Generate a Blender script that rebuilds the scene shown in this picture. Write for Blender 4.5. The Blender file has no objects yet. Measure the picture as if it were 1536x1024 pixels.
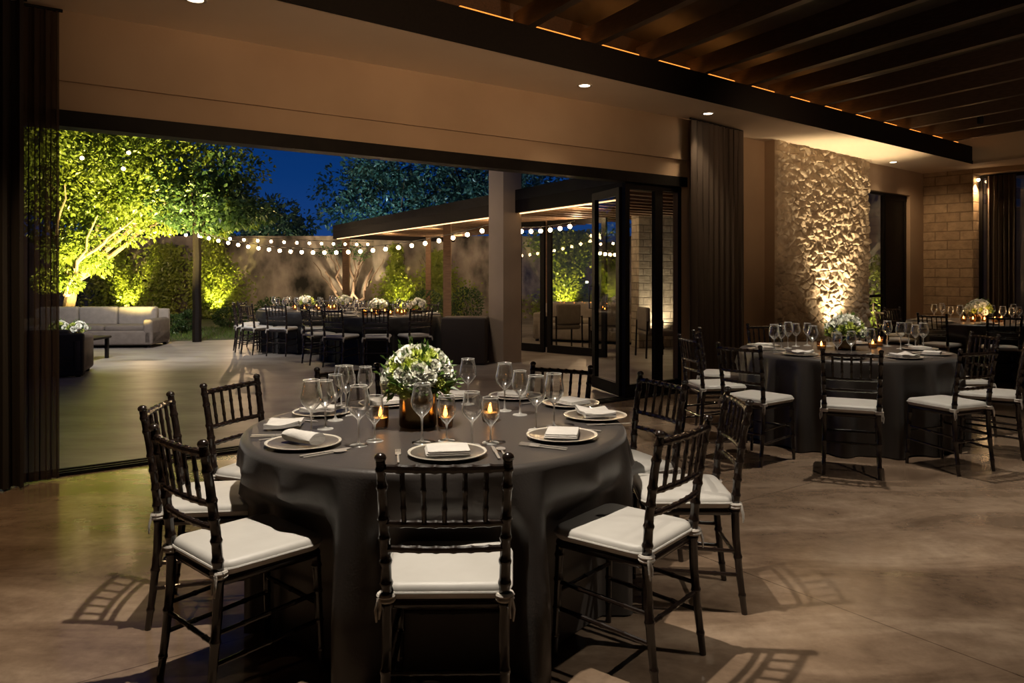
import bpy, math, random
from math import sin, cos, pi, radians, sqrt, atan2
from mathutils import Vector, Matrix, noise as mnoise

random.seed(7)
SC = bpy.context.scene
COL = SC.collection
FPX, CX, HY, CAMZ = 1160.0, 768.0, 410.0, 1.44      # focal length in pixels, principal column, horizon row, eye height


def at(u, v, z=0.0):
    """world point at height z that the photograph shows at pixel (u, v)"""
    y = (CAMZ - z) * FPX / (v - HY)
    return ((u - CX) / FPX * y, y)


# ------------------------------------------------------------------ materials
def nt_new(name):
    m = bpy.data.materials.new(name)
    m.use_nodes = True
    nt = m.node_tree
    nt.nodes.clear()
    out = nt.nodes.new('ShaderNodeOutputMaterial')
    return m, nt, out


def N(nt, typ, **kw):
    n = nt.nodes.new(typ)
    for k, v in kw.items():
        if k in n.inputs:
            n.inputs[k].default_value = v
        else:
            setattr(n, k, v)
    return n


def coords(nt, scale=(1, 1, 1), rot=(0, 0, 0), kind='Object'):
    tc = nt.nodes.new('ShaderNodeTexCoord')
    mp = nt.nodes.new('ShaderNodeMapping')
    mp.inputs['Scale'].default_value = scale
    mp.inputs['Rotation'].default_value = rot
    nt.links.new(tc.outputs[kind], mp.inputs['Vector'])
    return mp.outputs['Vector']


def ramp(nt, fac, stops):
    r = nt.nodes.new('ShaderNodeValToRGB')
    el = r.color_ramp.elements
    while len(el) < len(stops):
        el.new(0.5)
    for e, (p, c) in zip(el, stops):
        e.position = p
        e.color = (*c, 1) if len(c) == 3 else c
    nt.links.new(fac, r.inputs['Fac'])
    return r.outputs['Color']


def mat(name, c1, c2=None, rough=0.6, metal=0.0, scale=6.0, bump=0.0, bscale=None, stretch=(1, 1, 1),
        sheen=0.0, coat=0.0, spec=0.5, detail=5.0):
    m, nt, out = nt_new(name)
    p = N(nt, 'ShaderNodeBsdfPrincipled', Roughness=rough, Metallic=metal)
    p.inputs['Specular IOR Level'].default_value = spec
    if sheen:
        p.inputs['Sheen Weight'].default_value = sheen
    if coat:
        p.inputs['Coat Weight'].default_value = coat
        p.inputs['Coat Roughness'].default_value = 0.15
    c2 = c2 or tuple(x * 0.75 for x in c1)
    vec = coords(nt, stretch)
    no = N(nt, 'ShaderNodeTexNoise', Scale=scale, Detail=detail)
    nt.links.new(vec, no.inputs['Vector'])
    col = ramp(nt, no.outputs['Fac'], [(0.32, c2), (0.68, c1)])
    nt.links.new(col, p.inputs['Base Color'])
    if bump:
        b = N(nt, 'ShaderNodeTexNoise', Scale=bscale or scale * 4, Detail=6.0)
        nt.links.new(vec, b.inputs['Vector'])
        bp = N(nt, 'ShaderNodeBump', Strength=bump, Distance=0.02)
        nt.links.new(b.outputs['Fac'], bp.inputs['Height'])
        nt.links.new(bp.outputs['Normal'], p.inputs['Normal'])
    nt.links.new(p.outputs['BSDF'], out.inputs['Surface'])
    return m


def emit(name, col, strength):
    m, nt, out = nt_new(name)
    e = N(nt, 'ShaderNodeEmission', Strength=strength)
    e.inputs['Color'].default_value = (*col, 1)
    nt.links.new(e.outputs['Emission'], out.inputs['Surface'])
    return m


def thin_glass(name, tint=(0.96, 0.96, 0.95), refl=1.0, rough=0.02, ior=1.5, edge=3.6, rim_paint=0.0, base=0.02):
    """one sheet of glass: Fresnel mix of clear and mirror, the same to every ray"""
    m, nt, out = nt_new(name)
    t = N(nt, 'ShaderNodeBsdfTransparent')
    t.inputs['Color'].default_value = (*tint, 1)
    g = N(nt, 'ShaderNodeBsdfGlossy', Roughness=rough)
    g.inputs['Color'].default_value = (refl, refl, refl, 1)
    lw = N(nt, 'ShaderNodeLayerWeight', Blend=0.5)
    pw = nt.nodes.new('ShaderNodeMath')
    pw.operation = 'POWER'
    pw.inputs[1].default_value = edge
    nt.links.new(lw.outputs['Facing'], pw.inputs[0])
    f = nt.nodes.new('ShaderNodeMath')
    f.operation = 'MULTIPLY_ADD'
    f0 = ((ior - 1) / (ior + 1)) ** 2
    f.inputs[1].default_value = 0.9 - f0
    f.inputs[2].default_value = f0
    nt.links.new(pw.outputs[0], f.inputs[0])
    mx = N(nt, 'ShaderNodeMixShader')
    nt.links.new(f.outputs[0], mx.inputs['Fac'])
    nt.links.new(t.outputs['BSDF'], mx.inputs[1])
    nt.links.new(g.outputs['BSDF'], mx.inputs[2])
    res = mx.outputs['Shader']
    if rim_paint:                       # bright rim light put into the colour where the sheet is seen edge-on
        d = N(nt, 'ShaderNodeBsdfDiffuse')
        d.inputs['Color'].default_value = (.9, .88, .84, 1)
        tl = N(nt, 'ShaderNodeBsdfTranslucent')
        tl.inputs['Color'].default_value = (.9, .88, .84, 1)
        dm_ = N(nt, 'ShaderNodeMixShader', Fac=0.5)
        nt.links.new(d.outputs[0], dm_.inputs[1])
        nt.links.new(tl.outputs[0], dm_.inputs[2])
        p2 = nt.nodes.new('ShaderNodeMath')
        p2.operation = 'POWER'
        p2.inputs[1].default_value = 3.2
        nt.links.new(lw.outputs['Facing'], p2.inputs[0])
        m2_ = nt.nodes.new('ShaderNodeMath')
        m2_.operation = 'MULTIPLY_ADD'
        m2_.inputs[1].default_value = rim_paint
        m2_.inputs[2].default_value = base
        nt.links.new(p2.outputs[0], m2_.inputs[0])
        mx2 = N(nt, 'ShaderNodeMixShader')
        nt.links.new(m2_.outputs[0], mx2.inputs['Fac'])
        nt.links.new(res, mx2.inputs[1])
        nt.links.new(dm_.outputs[0], mx2.inputs[2])
        res = mx2.outputs[0]
    nt.links.new(res, out.inputs['Surface'])
    return m


def leaf_mat(name, c1, c2, trans=0.35, scale=3.0):
    m, nt, out = nt_new(name)
    vec = coords(nt)
    no = N(nt, 'ShaderNodeTexNoise', Scale=scale, Detail=4.0)
    nt.links.new(vec, no.inputs['Vector'])
    col = ramp(nt, no.outputs['Fac'], [(0.35, c2), (0.65, c1)])
    d = N(nt, 'ShaderNodeBsdfDiffuse')
    t = N(nt, 'ShaderNodeBsdfTranslucent')
    g = N(nt, 'ShaderNodeBsdfGlossy', Roughness=0.35)
    g.inputs['Color'].default_value = (0.6, 0.6, 0.6, 1)
    nt.links.new(col, d.inputs['Color'])
    nt.links.new(col, t.inputs['Color'])
    mx = N(nt, 'ShaderNodeMixShader', Fac=trans)
    nt.links.new(d.outputs['BSDF'], mx.inputs[1])
    nt.links.new(t.outputs['BSDF'], mx.inputs[2])
    m2 = N(nt, 'ShaderNodeMixShader', Fac=0.06)
    nt.links.new(mx.outputs['Shader'], m2.inputs[1])
    nt.links.new(g.outputs['BSDF'], m2.inputs[2])
    nt.links.new(m2.outputs['Shader'], out.inputs['Surface'])
    return m


def concrete_floor():
    m, nt, out = nt_new('polished_concrete')
    p = N(nt, 'ShaderNodeBsdfPrincipled')
    p.inputs['Specular IOR Level'].default_value = 0.5
    vec = coords(nt)
    vst = coords(nt, (0.55, 1.5, 1), (0, 0, radians(-36)))
    n1 = N(nt, 'ShaderNodeTexNoise', Scale=1.6, Detail=9.0, Roughness=0.62, Distortion=0.6)
    n2 = N(nt, 'ShaderNodeTexNoise', Scale=9.0, Detail=8.0, Roughness=0.7)
    nt.links.new(vst, n1.inputs['Vector'])
    nt.links.new(vec, n2.inputs['Vector'])
    ca = ramp(nt, n1.outputs['Fac'], [(0.30, (0.085, 0.055, 0.036)), (0.5, (0.19, 0.132, 0.09)), (0.72, (0.31, 0.23, 0.165))])
    cb = ramp(nt, n2.outputs['Fac'], [(0.3, (0.62, 0.6, 0.58)), (0.62, (1, 1, 1))])
    mu = nt.nodes.new('ShaderNodeMixRGB')
    mu.blend_type = 'MULTIPLY'
    mu.inputs['Fac'].default_value = 0.8
    nt.links.new(ca, mu.inputs[1])
    nt.links.new(cb, mu.inputs[2])
    # saw-cut joints of the slab
    vj = coords(nt, (1, 1, 1), (0, 0, radians(-36)))
    br = N(nt, 'ShaderNodeTexBrick', Scale=1.0)
    br.offset = 0.0
    br.inputs['Brick Width'].default_value = 3.1
    br.inputs['Row Height'].default_value = 3.1
    br.inputs['Mortar Size'].default_value = 0.004
    br.inputs['Color1'].default_value = (1, 1, 1, 1)
    br.inputs['Color2'].default_value = (1, 1, 1, 1)
    br.inputs['Mortar'].default_value = (0.35, 0.33, 0.3, 1)
    nt.links.new(vj, br.inputs['Vector'])
    mj = nt.nodes.new('ShaderNodeMixRGB')
    mj.blend_type = 'MULTIPLY'
    mj.inputs['Fac'].default_value = 0.7
    nt.links.new(mu.outputs['Color'], mj.inputs[1])
    nt.links.new(br.outputs['Color'], mj.inputs[2])
    nt.links.new(mj.outputs['Color'], p.inputs['Base Color'])
    rr = ramp(nt, n1.outputs['Fac'], [(0.3, (0.11,) * 3), (0.7, (0.22,) * 3)])
    nt.links.new(rr, p.inputs['Roughness'])
    n3 = N(nt, 'ShaderNodeTexNoise', Scale=14.0, Detail=4.0)
    nt.links.new(vec, n3.inputs['Vector'])
    bp = N(nt, 'ShaderNodeBump', Strength=0.06, Distance=0.01)
    nt.links.new(n3.outputs['Fac'], bp.inputs['Height'])
    nt.links.new(bp.outputs['Normal'], p.inputs['Normal'])
    nt.links.new(p.outputs['BSDF'], out.inputs['Surface'])
    return m


def brick_mat(name, c1, c2, mortar, bw, rh, ms=0.012, bump=0.6):
    m, nt, out = nt_new(name)
    p = N(nt, 'ShaderNodeBsdfPrincipled', Roughness=0.85)
    tc = nt.nodes.new('ShaderNodeTexCoord')
    sx = nt.nodes.new('ShaderNodeSeparateXYZ')
    cx = nt.nodes.new('ShaderNodeCombineXYZ')
    ad = nt.nodes.new('ShaderNodeMath')
    ad.operation = 'ADD'
    nt.links.new(tc.outputs['Object'], sx.inputs[0])
    nt.links.new(sx.outputs['X'], ad.inputs[0])
    nt.links.new(sx.outputs['Y'], ad.inputs[1])
    nt.links.new(ad.outputs[0], cx.inputs['X'])
    nt.links.new(sx.outputs['Z'], cx.inputs['Y'])
    br = N(nt, 'ShaderNodeTexBrick', Scale=1.0)
    br.inputs['Brick Width'].default_value = bw
    br.inputs['Row Height'].default_value = rh
    br.inputs['Mortar Size'].default_value = ms
    br.inputs['Mortar Smooth'].default_value = 0.3
    br.inputs['Color1'].default_value = (*c1, 1)
    br.inputs['Color2'].default_value = (*c2, 1)
    br.inputs['Mortar'].default_value = (*mortar, 1)
    nt.links.new(cx.outputs[0], br.inputs['Vector'])
    no = N(nt, 'ShaderNodeTexNoise', Scale=7.0, Detail=8.0, Roughness=0.65)
    nt.links.new(tc.outputs['Object'], no.inputs['Vector'])
    cc = ramp(nt, no.outputs['Fac'], [(0.25, (0.45, 0.43, 0.4)), (0.7, (1.05, 1.03, 1))])
    mu = nt.nodes.new('ShaderNodeMixRGB')
    mu.blend_type = 'MULTIPLY'
    mu.inputs['Fac'].default_value = 0.85
    nt.links.new(br.outputs['Color'], mu.inputs[1])
    nt.links.new(cc, mu.inputs[2])
    nt.links.new(mu.outputs['Color'], p.inputs['Base Color'])
    sub = nt.nodes.new('ShaderNodeMath')
    sub.operation = 'SUBTRACT'
    nt.links.new(no.outputs['Fac'], sub.inputs[0])
    nt.links.new(br.outputs['Fac'], sub.inputs[1])
    bp = N(nt, 'ShaderNodeBump', Strength=bump, Distance=0.03)
    nt.links.new(sub.outputs[0], bp.inputs['Height'])
    nt.links.new(bp.outputs['Normal'], p.inputs['Normal'])
    nt.links.new(p.outputs['BSDF'], out.inputs['Surface'])
    return m


def sheer_mat(name, c, clear):
    m, nt, out = nt_new(name)
    d = N(nt, 'ShaderNodeBsdfDiffuse')
    d.inputs['Color'].default_value = (*c, 1)
    t = N(nt, 'ShaderNodeBsdfTransparent')
    tl = N(nt, 'ShaderNodeBsdfTranslucent')
    tl.inputs['Color'].default_value = (*c, 1)
    wv = N(nt, 'ShaderNodeTexNoise', Scale=40.0, Detail=2.0)
    nt.links.new(coords(nt, (1, 1, 0.02)), wv.inputs['Vector'])
    fac = ramp(nt, wv.outputs['Fac'], [(0.35, (clear * 0.75,) * 3), (0.65, (clear * 1.25,) * 3)])
    m1 = N(nt, 'ShaderNodeMixShader', Fac=0.35)
    nt.links.new(d.outputs[0], m1.inputs[1])
    nt.links.new(tl.outputs[0], m1.inputs[2])
    m2 = N(nt, 'ShaderNodeMixShader')
    nt.links.new(fac, m2.inputs['Fac'])
    nt.links.new(m1.outputs[0], m2.inputs[1])
    nt.links.new(t.outputs[0], m2.inputs[2])
    nt.links.new(m2.outputs[0], out.inputs['Surface'])
    return m


M = {}
M['floor'] = concrete_floor()
M['patio'] = mat('patio_stone', (0.31, 0.285, 0.26), (0.15, 0.125, 0.105), 0.40, scale=1.5, bump=0.30, bscale=5.0, stretch=(0.8, 1.5, 1), detail=10)
M['plaster'] = mat('beige_plaster', (0.38, 0.275, 0.185), (0.33, 0.235, 0.157), 0.8, scale=1.5, bump=0.05, bscale=60)
M['soffit'] = mat('soffit_plaster', (0.84, 0.71, 0.56), (0.78, 0.66, 0.52), 0.75, scale=1.2)
M['blackmetal'] = mat('black_frame_metal', (0.010, 0.0085, 0.0075), (0.006, 0.005, 0.005), 0.5, 0.0, scale=8, spec=0.1)
M['darkwood'] = mat('dark_stained_wood', (0.009, 0.006, 0.0045), (0.005, 0.0035, 0.003), 0.65, scale=9, stretch=(1, 6, 6), bump=0.1, spec=0.15)
M['joist'] = mat('joist_wood', (0.060, 0.041, 0.030), (0.030, 0.020, 0.014), 0.40, scale=9, stretch=(8, 1, 8), bump=0.1)
M['deck'] = mat('ceiling_board', (0.016, 0.012, 0.009), (0.010, 0.007, 0.005), 0.6, scale=6, stretch=(8, 1, 1), bump=0.15)
M['chair'] = mat('mahogany_lacquer', (0.016, 0.0095, 0.007), (0.008, 0.005, 0.004), 0.22, scale=14, stretch=(4, 4, 1), coat=0.35)
M['cushion'] = mat('ivory_cushion', (0.47, 0.45, 0.42), (0.43, 0.41, 0.38), 0.5, scale=9, bump=0.04, bscale=30)
M['tie'] = mat('cushion_tie_fabric', (0.50, 0.46, 0.41), None, 0.8, scale=30, bump=0.2)
M['cloth'] = mat('charcoal_tablecloth', (0.043, 0.036, 0.032), (0.034, 0.028, 0.025), 0.40, scale=3, sheen=0.12, bump=0.06, bscale=120)
M['patiocloth'] = mat('black_tablecloth', (0.014, 0.012, 0.012), (0.010, 0.009, 0.009), 0.6, scale=3, bump=0.06)
M['browncloth'] = mat('brown_tablecloth', (0.028, 0.018, 0.013), (0.020, 0.013, 0.010), 0.7, scale=3, bump=0.08)
M['napkin'] = mat('linen_napkin', (0.54, 0.51, 0.47), (0.48, 0.45, 0.42), 0.85, scale=18, bump=0.12, bscale=90)
M['plate'] = mat('pewter_charger', (0.25, 0.215, 0.175), (0.18, 0.155, 0.125), 0.28, 0.55, scale=12)
M['platerim'] = mat('pale_plate_rim', (0.72, 0.66, 0.56), (0.62, 0.57, 0.48), 0.25, 0.3, scale=12)
M['darkplate'] = mat('dark_plate', (0.07, 0.06, 0.052), None, 0.3, 0.1, scale=12)
M['silver'] = mat('silver_cutlery', (0.80, 0.74, 0.66), (0.68, 0.63, 0.56), 0.32, 0.75, scale=20)
M['glass'] = thin_glass('wine_glass', (0.95, 0.945, 0.935), 1.0, 0.07, 1.75, 1.8, rim_paint=1.0, base=0.003)
M['stemglass'] = thin_glass('glass_stem', (0.8, 0.79, 0.77), 1.0, 0.12, 2.0, 1.2, rim_paint=0.6, base=0.38)  # bright glints of stem and rim put into a pale diffuse share
M['pane'] = thin_glass('window_pane', (0.93, 0.93, 0.91), 0.9, 0.0, 1.45)
M['votive'] = thin_glass('amber_votive_glass', (0.80, 0.62, 0.42), 0.9, 0.08, 1.8)
M['wax'] = mat('candle_wax', (0.92, 0.84, 0.66), None, 0.5, scale=10)
M['flame'] = emit('candle_flame', (1.0, 0.62, 0.22), 26)
M['vase'] = mat('antique_brass_vase', (0.30, 0.20, 0.09), (0.16, 0.10, 0.045), 0.22, 0.95, scale=8)
M['petal'] = mat('white_petal', (0.90, 0.89, 0.82), (0.82, 0.82, 0.72), 0.6, scale=25)
M['lime'] = mat('lime_petal', (0.60, 0.64, 0.17), (0.46, 0.54, 0.11), 0.6, scale=25)
M['arrleaf'] = leaf_mat('bouquet_leaf', (0.13, 0.22, 0.04), (0.06, 0.12, 0.025), 0.25, 20)
M['leafA'] = leaf_mat('yellow_green_leaf', (0.24, 0.30, 0.045), (0.12, 0.19, 0.03), 0.4, 1.5)  # yellow-green foliage of the large left tree
M['leafB'] = leaf_mat('deep_green_leaf', (0.085, 0.15, 0.045), (0.035, 0.08, 0.03), 0.3, 1.2)
M['leafC'] = leaf_mat('blue_green_leaf', (0.10, 0.20, 0.15), (0.04, 0.10, 0.08), 0.3, 0.6)  # teal of the sky light put into the leaf colour
M['ivy'] = leaf_mat('ivy_leaf', (0.30, 0.36, 0.06), (0.16, 0.22, 0.035), 0.3, 2.5)
M['bark'] = mat('tree_bark', (0.17, 0.12, 0.085), (0.08, 0.055, 0.04), 0.9, scale=12, stretch=(3, 3, 0.7), bump=0.5)
M['palebark'] = mat('pale_bark', (0.20, 0.145, 0.10), (0.12, 0.085, 0.06), 0.85, scale=10, bump=0.3)
M['grass'] = leaf_mat('grass_blade', (0.12, 0.20, 0.04), (0.07, 0.13, 0.03), 0.3, 2)
M['soil'] = mat('lawn_soil', (0.05, 0.07, 0.025), (0.03, 0.035, 0.015), 0.95, scale=4)
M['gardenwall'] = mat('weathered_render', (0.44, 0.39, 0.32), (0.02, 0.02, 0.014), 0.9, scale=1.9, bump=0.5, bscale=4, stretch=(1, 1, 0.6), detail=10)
M['columnp'] = mat('column_render', (0.34, 0.265, 0.20), (0.29, 0.225, 0.17), 0.8, scale=2)
M['sofa'] = mat('taupe_upholstery', (0.13, 0.105, 0.088), (0.10, 0.08, 0.066), 0.9, scale=10, bump=0.15, bscale=80)
M['sofaback'] = mat('sand_upholstery', (0.27, 0.235, 0.20), (0.22, 0.19, 0.16), 0.9, scale=10, bump=0.15, bscale=80)
M['darksofa'] = mat('dark_wicker', (0.02, 0.015, 0.012), (0.012, 0.009, 0.007), 0.8, scale=60, bump=0.4)
M['curtain'] = mat('brown_curtain', (0.085, 0.063, 0.048), (0.062, 0.045, 0.035), 0.85, scale=4, stretch=(6, 6, 0.3), bump=0.05)
M['sheer'] = sheer_mat('sheer_curtain', (0.085, 0.060, 0.044), 0.14)
M['stone'] = mat('split_face_stone', (0.56, 0.47, 0.35), (0.36, 0.29, 0.21), 0.85, scale=5, bump=0.55, bscale=22, detail=8)
M['blocks'] = brick_mat('limestone_blocks', (0.46, 0.34, 0.22), (0.38, 0.27, 0.17), (0.27, 0.19, 0.12), 0.42, 0.17)
M['rawstone'] = brick_mat('stand_in_stonework', (0.42, 0.37, 0.30), (0.30, 0.26, 0.21), (0.2, 0.17, 0.14), 0.3, 0.14)
M['bulb'] = emit('warm_bulb', (1.0, 0.66, 0.33), 42)
M['down'] = emit('downlight_lens', (1.0, 0.80, 0.55), 14)
M['led'] = emit('amber_led', (1.0, 0.30, 0.045), 1.6)
M['ledw'] = emit('warm_led', (1.0, 0.60, 0.28), 3)
M['uplens'] = emit('uplight_lens', (1.0, 0.82, 0.45), 12)
M['trimring'] = mat('white_trim_ring', (0.6, 0.55, 0.48), None, 0.4, scale=10)
M['wire'] = mat('black_cable', (0.02, 0.018, 0.016), None, 0.6, scale=20)
M['brassdoor'] = mat('steel_handle', (0.55, 0.5, 0.42), None, 0.25, 1.0, scale=20)
M['roofmetal'] = mat('dark_roof', (0.05, 0.045, 0.042), (0.03, 0.027, 0.025), 0.6, scale=4, bump=0.2)
M['warmwood'] = mat('warm_slat_wood', (0.22, 0.13, 0.075), (0.13, 0.075, 0.042), 0.6, scale=6, stretch=(1, 8, 8), bump=0.15)


# ------------------------------------------------------------------ mesh builder
class MB:
    def __init__(self):
        self.v, self.f, self.mi = [], [], []
        self.cur = 0

    def add(self, vs, fs):
        b = len(self.v)
        self.v.extend([tuple(x) for x in vs])
        for f in fs:
            self.f.append(tuple(b + i for i in f))
            self.mi.append(self.cur)
        return self

    def box(self, c, s, rz=0.0):
        hx, hy, hz = s[0] / 2, s[1] / 2, s[2] / 2
        ca, sa = cos(rz), sin(rz)
        vs = []
        for z in (-hz, hz):
            for x, y in ((-hx, -hy), (hx, -hy), (hx, hy), (-hx, hy)):
                vs.append((c[0] + x * ca - y * sa, c[1] + x * sa + y * ca, c[2] + z))
        return self.add(vs, [(3, 2, 1, 0), (4, 5, 6, 7), (0, 1, 5, 4), (1, 2, 6, 5), (2, 3, 7, 6), (3, 0, 4, 7)])

    def rbox(self, c, s, r, rz=0.0, n=4, puff=0.0):
        """box with rounded vertical corners and rounded top and bottom edges"""
        hx, hy, hz = s[0] / 2, s[1] / 2, s[2] / 2
        r = min(r, hx * 0.98, hy * 0.98)
        er = min(r, hz * 0.95)
        rings = []
        prof = [(er, -hz)]
        for k in range(1, n + 1):
            a = pi / 2 * k / n
            prof.append((er * (1 - sin(a)), -hz + er * (1 - cos(a))))
        for k in range(0, n + 1):
            a = pi / 2 * k / n
            prof.append((er * (1 - cos(a)), hz - er + er * sin(a)))
        ca, sa = cos(rz), sin(rz)
        for ins, z in prof:
            ring = []
            rr = max(r - ins, 0.001)
            for q, (sx, sy) in enumerate(((1, 1), (-1, 1), (-1, -1), (1, -1))):
                for k in range(n + 1):
                    a = pi / 2 * q + pi / 2 * k / n
                    x = sx * (hx - r) + rr * cos(a)
                    y = sy * (hy - r) + rr * sin(a)
                    ring.append((c[0] + x * ca - y * sa, c[1] + x * sa + y * ca, c[2] + z))
            rings.append(ring)
        m = len(rings[0])
        vs = [p for ring in rings for p in ring]
        fs = []
        for i in range(len(rings) - 1):
            for j in range(m):
                fs.append((i * m + j, i * m + (j + 1) % m, (i + 1) * m + (j + 1) % m, (i + 1) * m + j))
        vs.append((c[0], c[1], c[2] - hz))
        vs.append((c[0], c[1], c[2] + hz + puff))
        t = (len(rings) - 1) * m
        for j in range(m):
            fs.append((len(vs) - 2, (j + 1) % m, j))
            fs.append((len(vs) - 1, t + j, t + (j + 1) % m))
        return self.add(vs, fs)

    def prism(self, poly, z0, z1):
        n = len(poly)
        a = sum(poly[i][0] * poly[(i + 1) % n][1] - poly[(i + 1) % n][0] * poly[i][1] for i in range(n))
        if a < 0:
            poly = poly[::-1]
        vs = [(x, y, z0) for x, y in poly] + [(x, y, z1) for x, y in poly]
        fs = [tuple(range(n - 1, -1, -1)), tuple(range(n, 2 * n))]
        fs += [(i, (i + 1) % n, n + (i + 1) % n, n + i) for i in range(n)]
        return self.add(vs, fs)

    def wallseg(self, a, b, z0, z1, th, side=1):
        """upright slab from a to b in plan; its thickness lies to the left (side 1) or right (-1) of a->b"""
        d = Vector((b[0] - a[0], b[1] - a[1]))
        d.normalize()
        nx, ny = -d.y * th * side, d.x * th * side
        return self.prism([a, b, (b[0] + nx, b[1] + ny), (a[0] + nx, a[1] + ny)], z0, z1)

    def tube(self, pts, radii, n=8, cap=True):
        pts = [Vector(p) for p in pts]
        if not hasattr(radii, '__len__'):
            radii = [radii] * len(pts)
        rings, prev = [], None
        for i, p in enumerate(pts):
            t = (pts[min(i + 1, len(pts) - 1)] - pts[max(i - 1, 0)])
            if t.length < 1e-9:
                t = Vector((0, 0, 1))
            t.normalize()
            if prev is None:
                ref = Vector((0, 0, 1)) if abs(t.z) < 0.9 else Vector((1, 0, 0))
                u = t.cross(ref).normalized()
            else:
                u = (prev - t * prev.dot(t))
                u = u.normalized() if u.length > 1e-6 else t.orthogonal().normalized()
            prev = u
            w = t.cross(u)
            rings.append([p + (u * cos(2 * pi * k / n) + w * sin(2 * pi * k / n)) * radii[i] for k in range(n)])
        vs = [q for r in rings for q in r]
        fs = []
        for i in range(len(rings) - 1):
            for k in range(n):
                fs.append((i * n + k, i * n + (k + 1) % n, (i + 1) * n + (k + 1) % n, (i + 1) * n + k))
        if cap:
            fs.append(tuple(range(n - 1, -1, -1)))
            fs.append(tuple(range((len(rings) - 1) * n, len(rings) * n)))
        return self.add(vs, fs)

    def lathe(self, prof, n=20, c=(0, 0, 0)):
        vs, fs, idx = [], [], []
        for r, z in prof:
            if r < 1e-6:
                idx.append([len(vs)] * n)
                vs.append((c[0], c[1], c[2] + z))
            else:
                b = len(vs)
                idx.append([b + k for k in range(n)])
                vs += [(c[0] + r * cos(2 * pi * k / n), c[1] + r * sin(2 * pi * k / n), c[2] + z) for k in range(n)]
        for i in range(len(prof) - 1):
            for k in range(n):
                q = (idx[i][k], idx[i][(k + 1) % n], idx[i + 1][(k + 1) % n], idx[i + 1][k])
                u = []
                for x in q:
                    if x not in u:
                        u.append(x)
                if len(u) > 2:
                    fs.append(tuple(u))
        return self.add(vs, fs)

    def ball(self, c, r, n=10, m=6, sz=1.0):
        return self.lathe([(r * sin(pi * i / m), -r * sz * cos(pi * i / m)) for i in range(m + 1)], n, c)

    def leaf(self, p, d, nrm, L, W):
        """one pointed, slightly cupped leaf"""
        d = d.normalized()
        s = d.cross(nrm)
        s = s.normalized() if s.length > 1e-6 else d.orthogonal().normalized()
        up = s.cross(d)
        a = p
        t = p + d * L
        mid = p + d * (L * 0.45)
        return self.add([a, mid + s * W / 2 + up * L * 0.08, t, mid - s * W / 2 + up * L * 0.08], [(0, 1, 2, 3)])

    def build(self, name, mats, parent=None, smooth=True, loc=(0, 0, 0), rz=0.0, sharp=35, rot=None):
        me = bpy.data.meshes.new(name)
        me.from_pydata(self.v, [], self.f)
        if not isinstance(mats, (list, tuple)):
            mats = [mats]
        for m in mats:
            me.materials.append(m)
        if len(mats) > 1:
            me.polygons.foreach_set('material_index', self.mi)
        if smooth:
            me.polygons.foreach_set('use_smooth', [True] * len(me.polygons))
            if sharp:
                me.set_sharp_from_angle(angle=radians(sharp))
        me.update()
        o = bpy.data.objects.new(name, me)
        COL.objects.link(o)
        o.location = loc
        o.rotation_euler = rot if rot is not None else (0, 0, rz)
        if parent is not None:
            o.parent = parent
        return o


def tag(o, label=None, cat=None, group=None, kind=None):
    if label:
        o['label'] = label
    if cat:
        o['category'] = cat
    if group:
        o['group'] = group
    if kind:
        o['kind'] = kind
    return o


def empty(name, label, cat, loc=(0, 0, 0), rz=0.0, group=None, kind=None):
    o = bpy.data.objects.new(name, None)
    o.empty_display_size = 0.1
    COL.objects.link(o)
    o.location = loc
    o.rotation_euler = (0, 0, rz)
    return tag(o, label, cat, group, kind)


KIDS = {}


def kids(o):
    return [c for c in o.children]


def dup(root, loc, rz, label, group=None):
    """a copy of a thing with copies of its parts and their sub-parts"""
    r = root.copy()
    COL.objects.link(r)
    r.location = loc
    r.rotation_euler = (0, 0, rz)
    r['label'] = label
    if group:
        r['group'] = group
    elif 'group' in r:
        del r['group']
    for ch in kids(root):
        c = ch.copy()
        COL.objects.link(c)
        c.parent = r
        for g in kids(ch):
            d = g.copy()
            COL.objects.link(d)
            d.parent = c
    return r


class Maker:
    """first call keeps the prototype itself, later calls copy it"""
    def __init__(self, proto):
        self.p, self.used = proto, False

    def put(self, loc, rz, label, group=None):
        if not self.used:
            self.used = True
            self.p.location = loc
            self.p.rotation_euler = (0, 0, rz)
            tag(self.p, label, None, group)
            return self.p
        return dup(self.p, loc, rz, label, group)


def lamp(name, kind, loc, power, col=(1, 0.8, 0.55), target=None, size=0.05, angle=60, blend=0.6, parent=None):
    d = bpy.data.lights.new(name, kind)
    d.energy = power
    d.color = col
    if kind in ('SPOT', 'POINT'):
        d.shadow_soft_size = size
    if kind == 'SPOT':
        d.spot_size = radians(angle)
        d.spot_blend = blend
    if kind == 'AREA':
        d.size = size
    o = bpy.data.objects.new(name, d)
    COL.objects.link(o)
    o.location = loc
    if target is not None:
        v = Vector(target) - Vector(loc)
        o.rotation_euler = v.to_track_quat('-Z', 'Y').to_euler()
    return o


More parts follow.
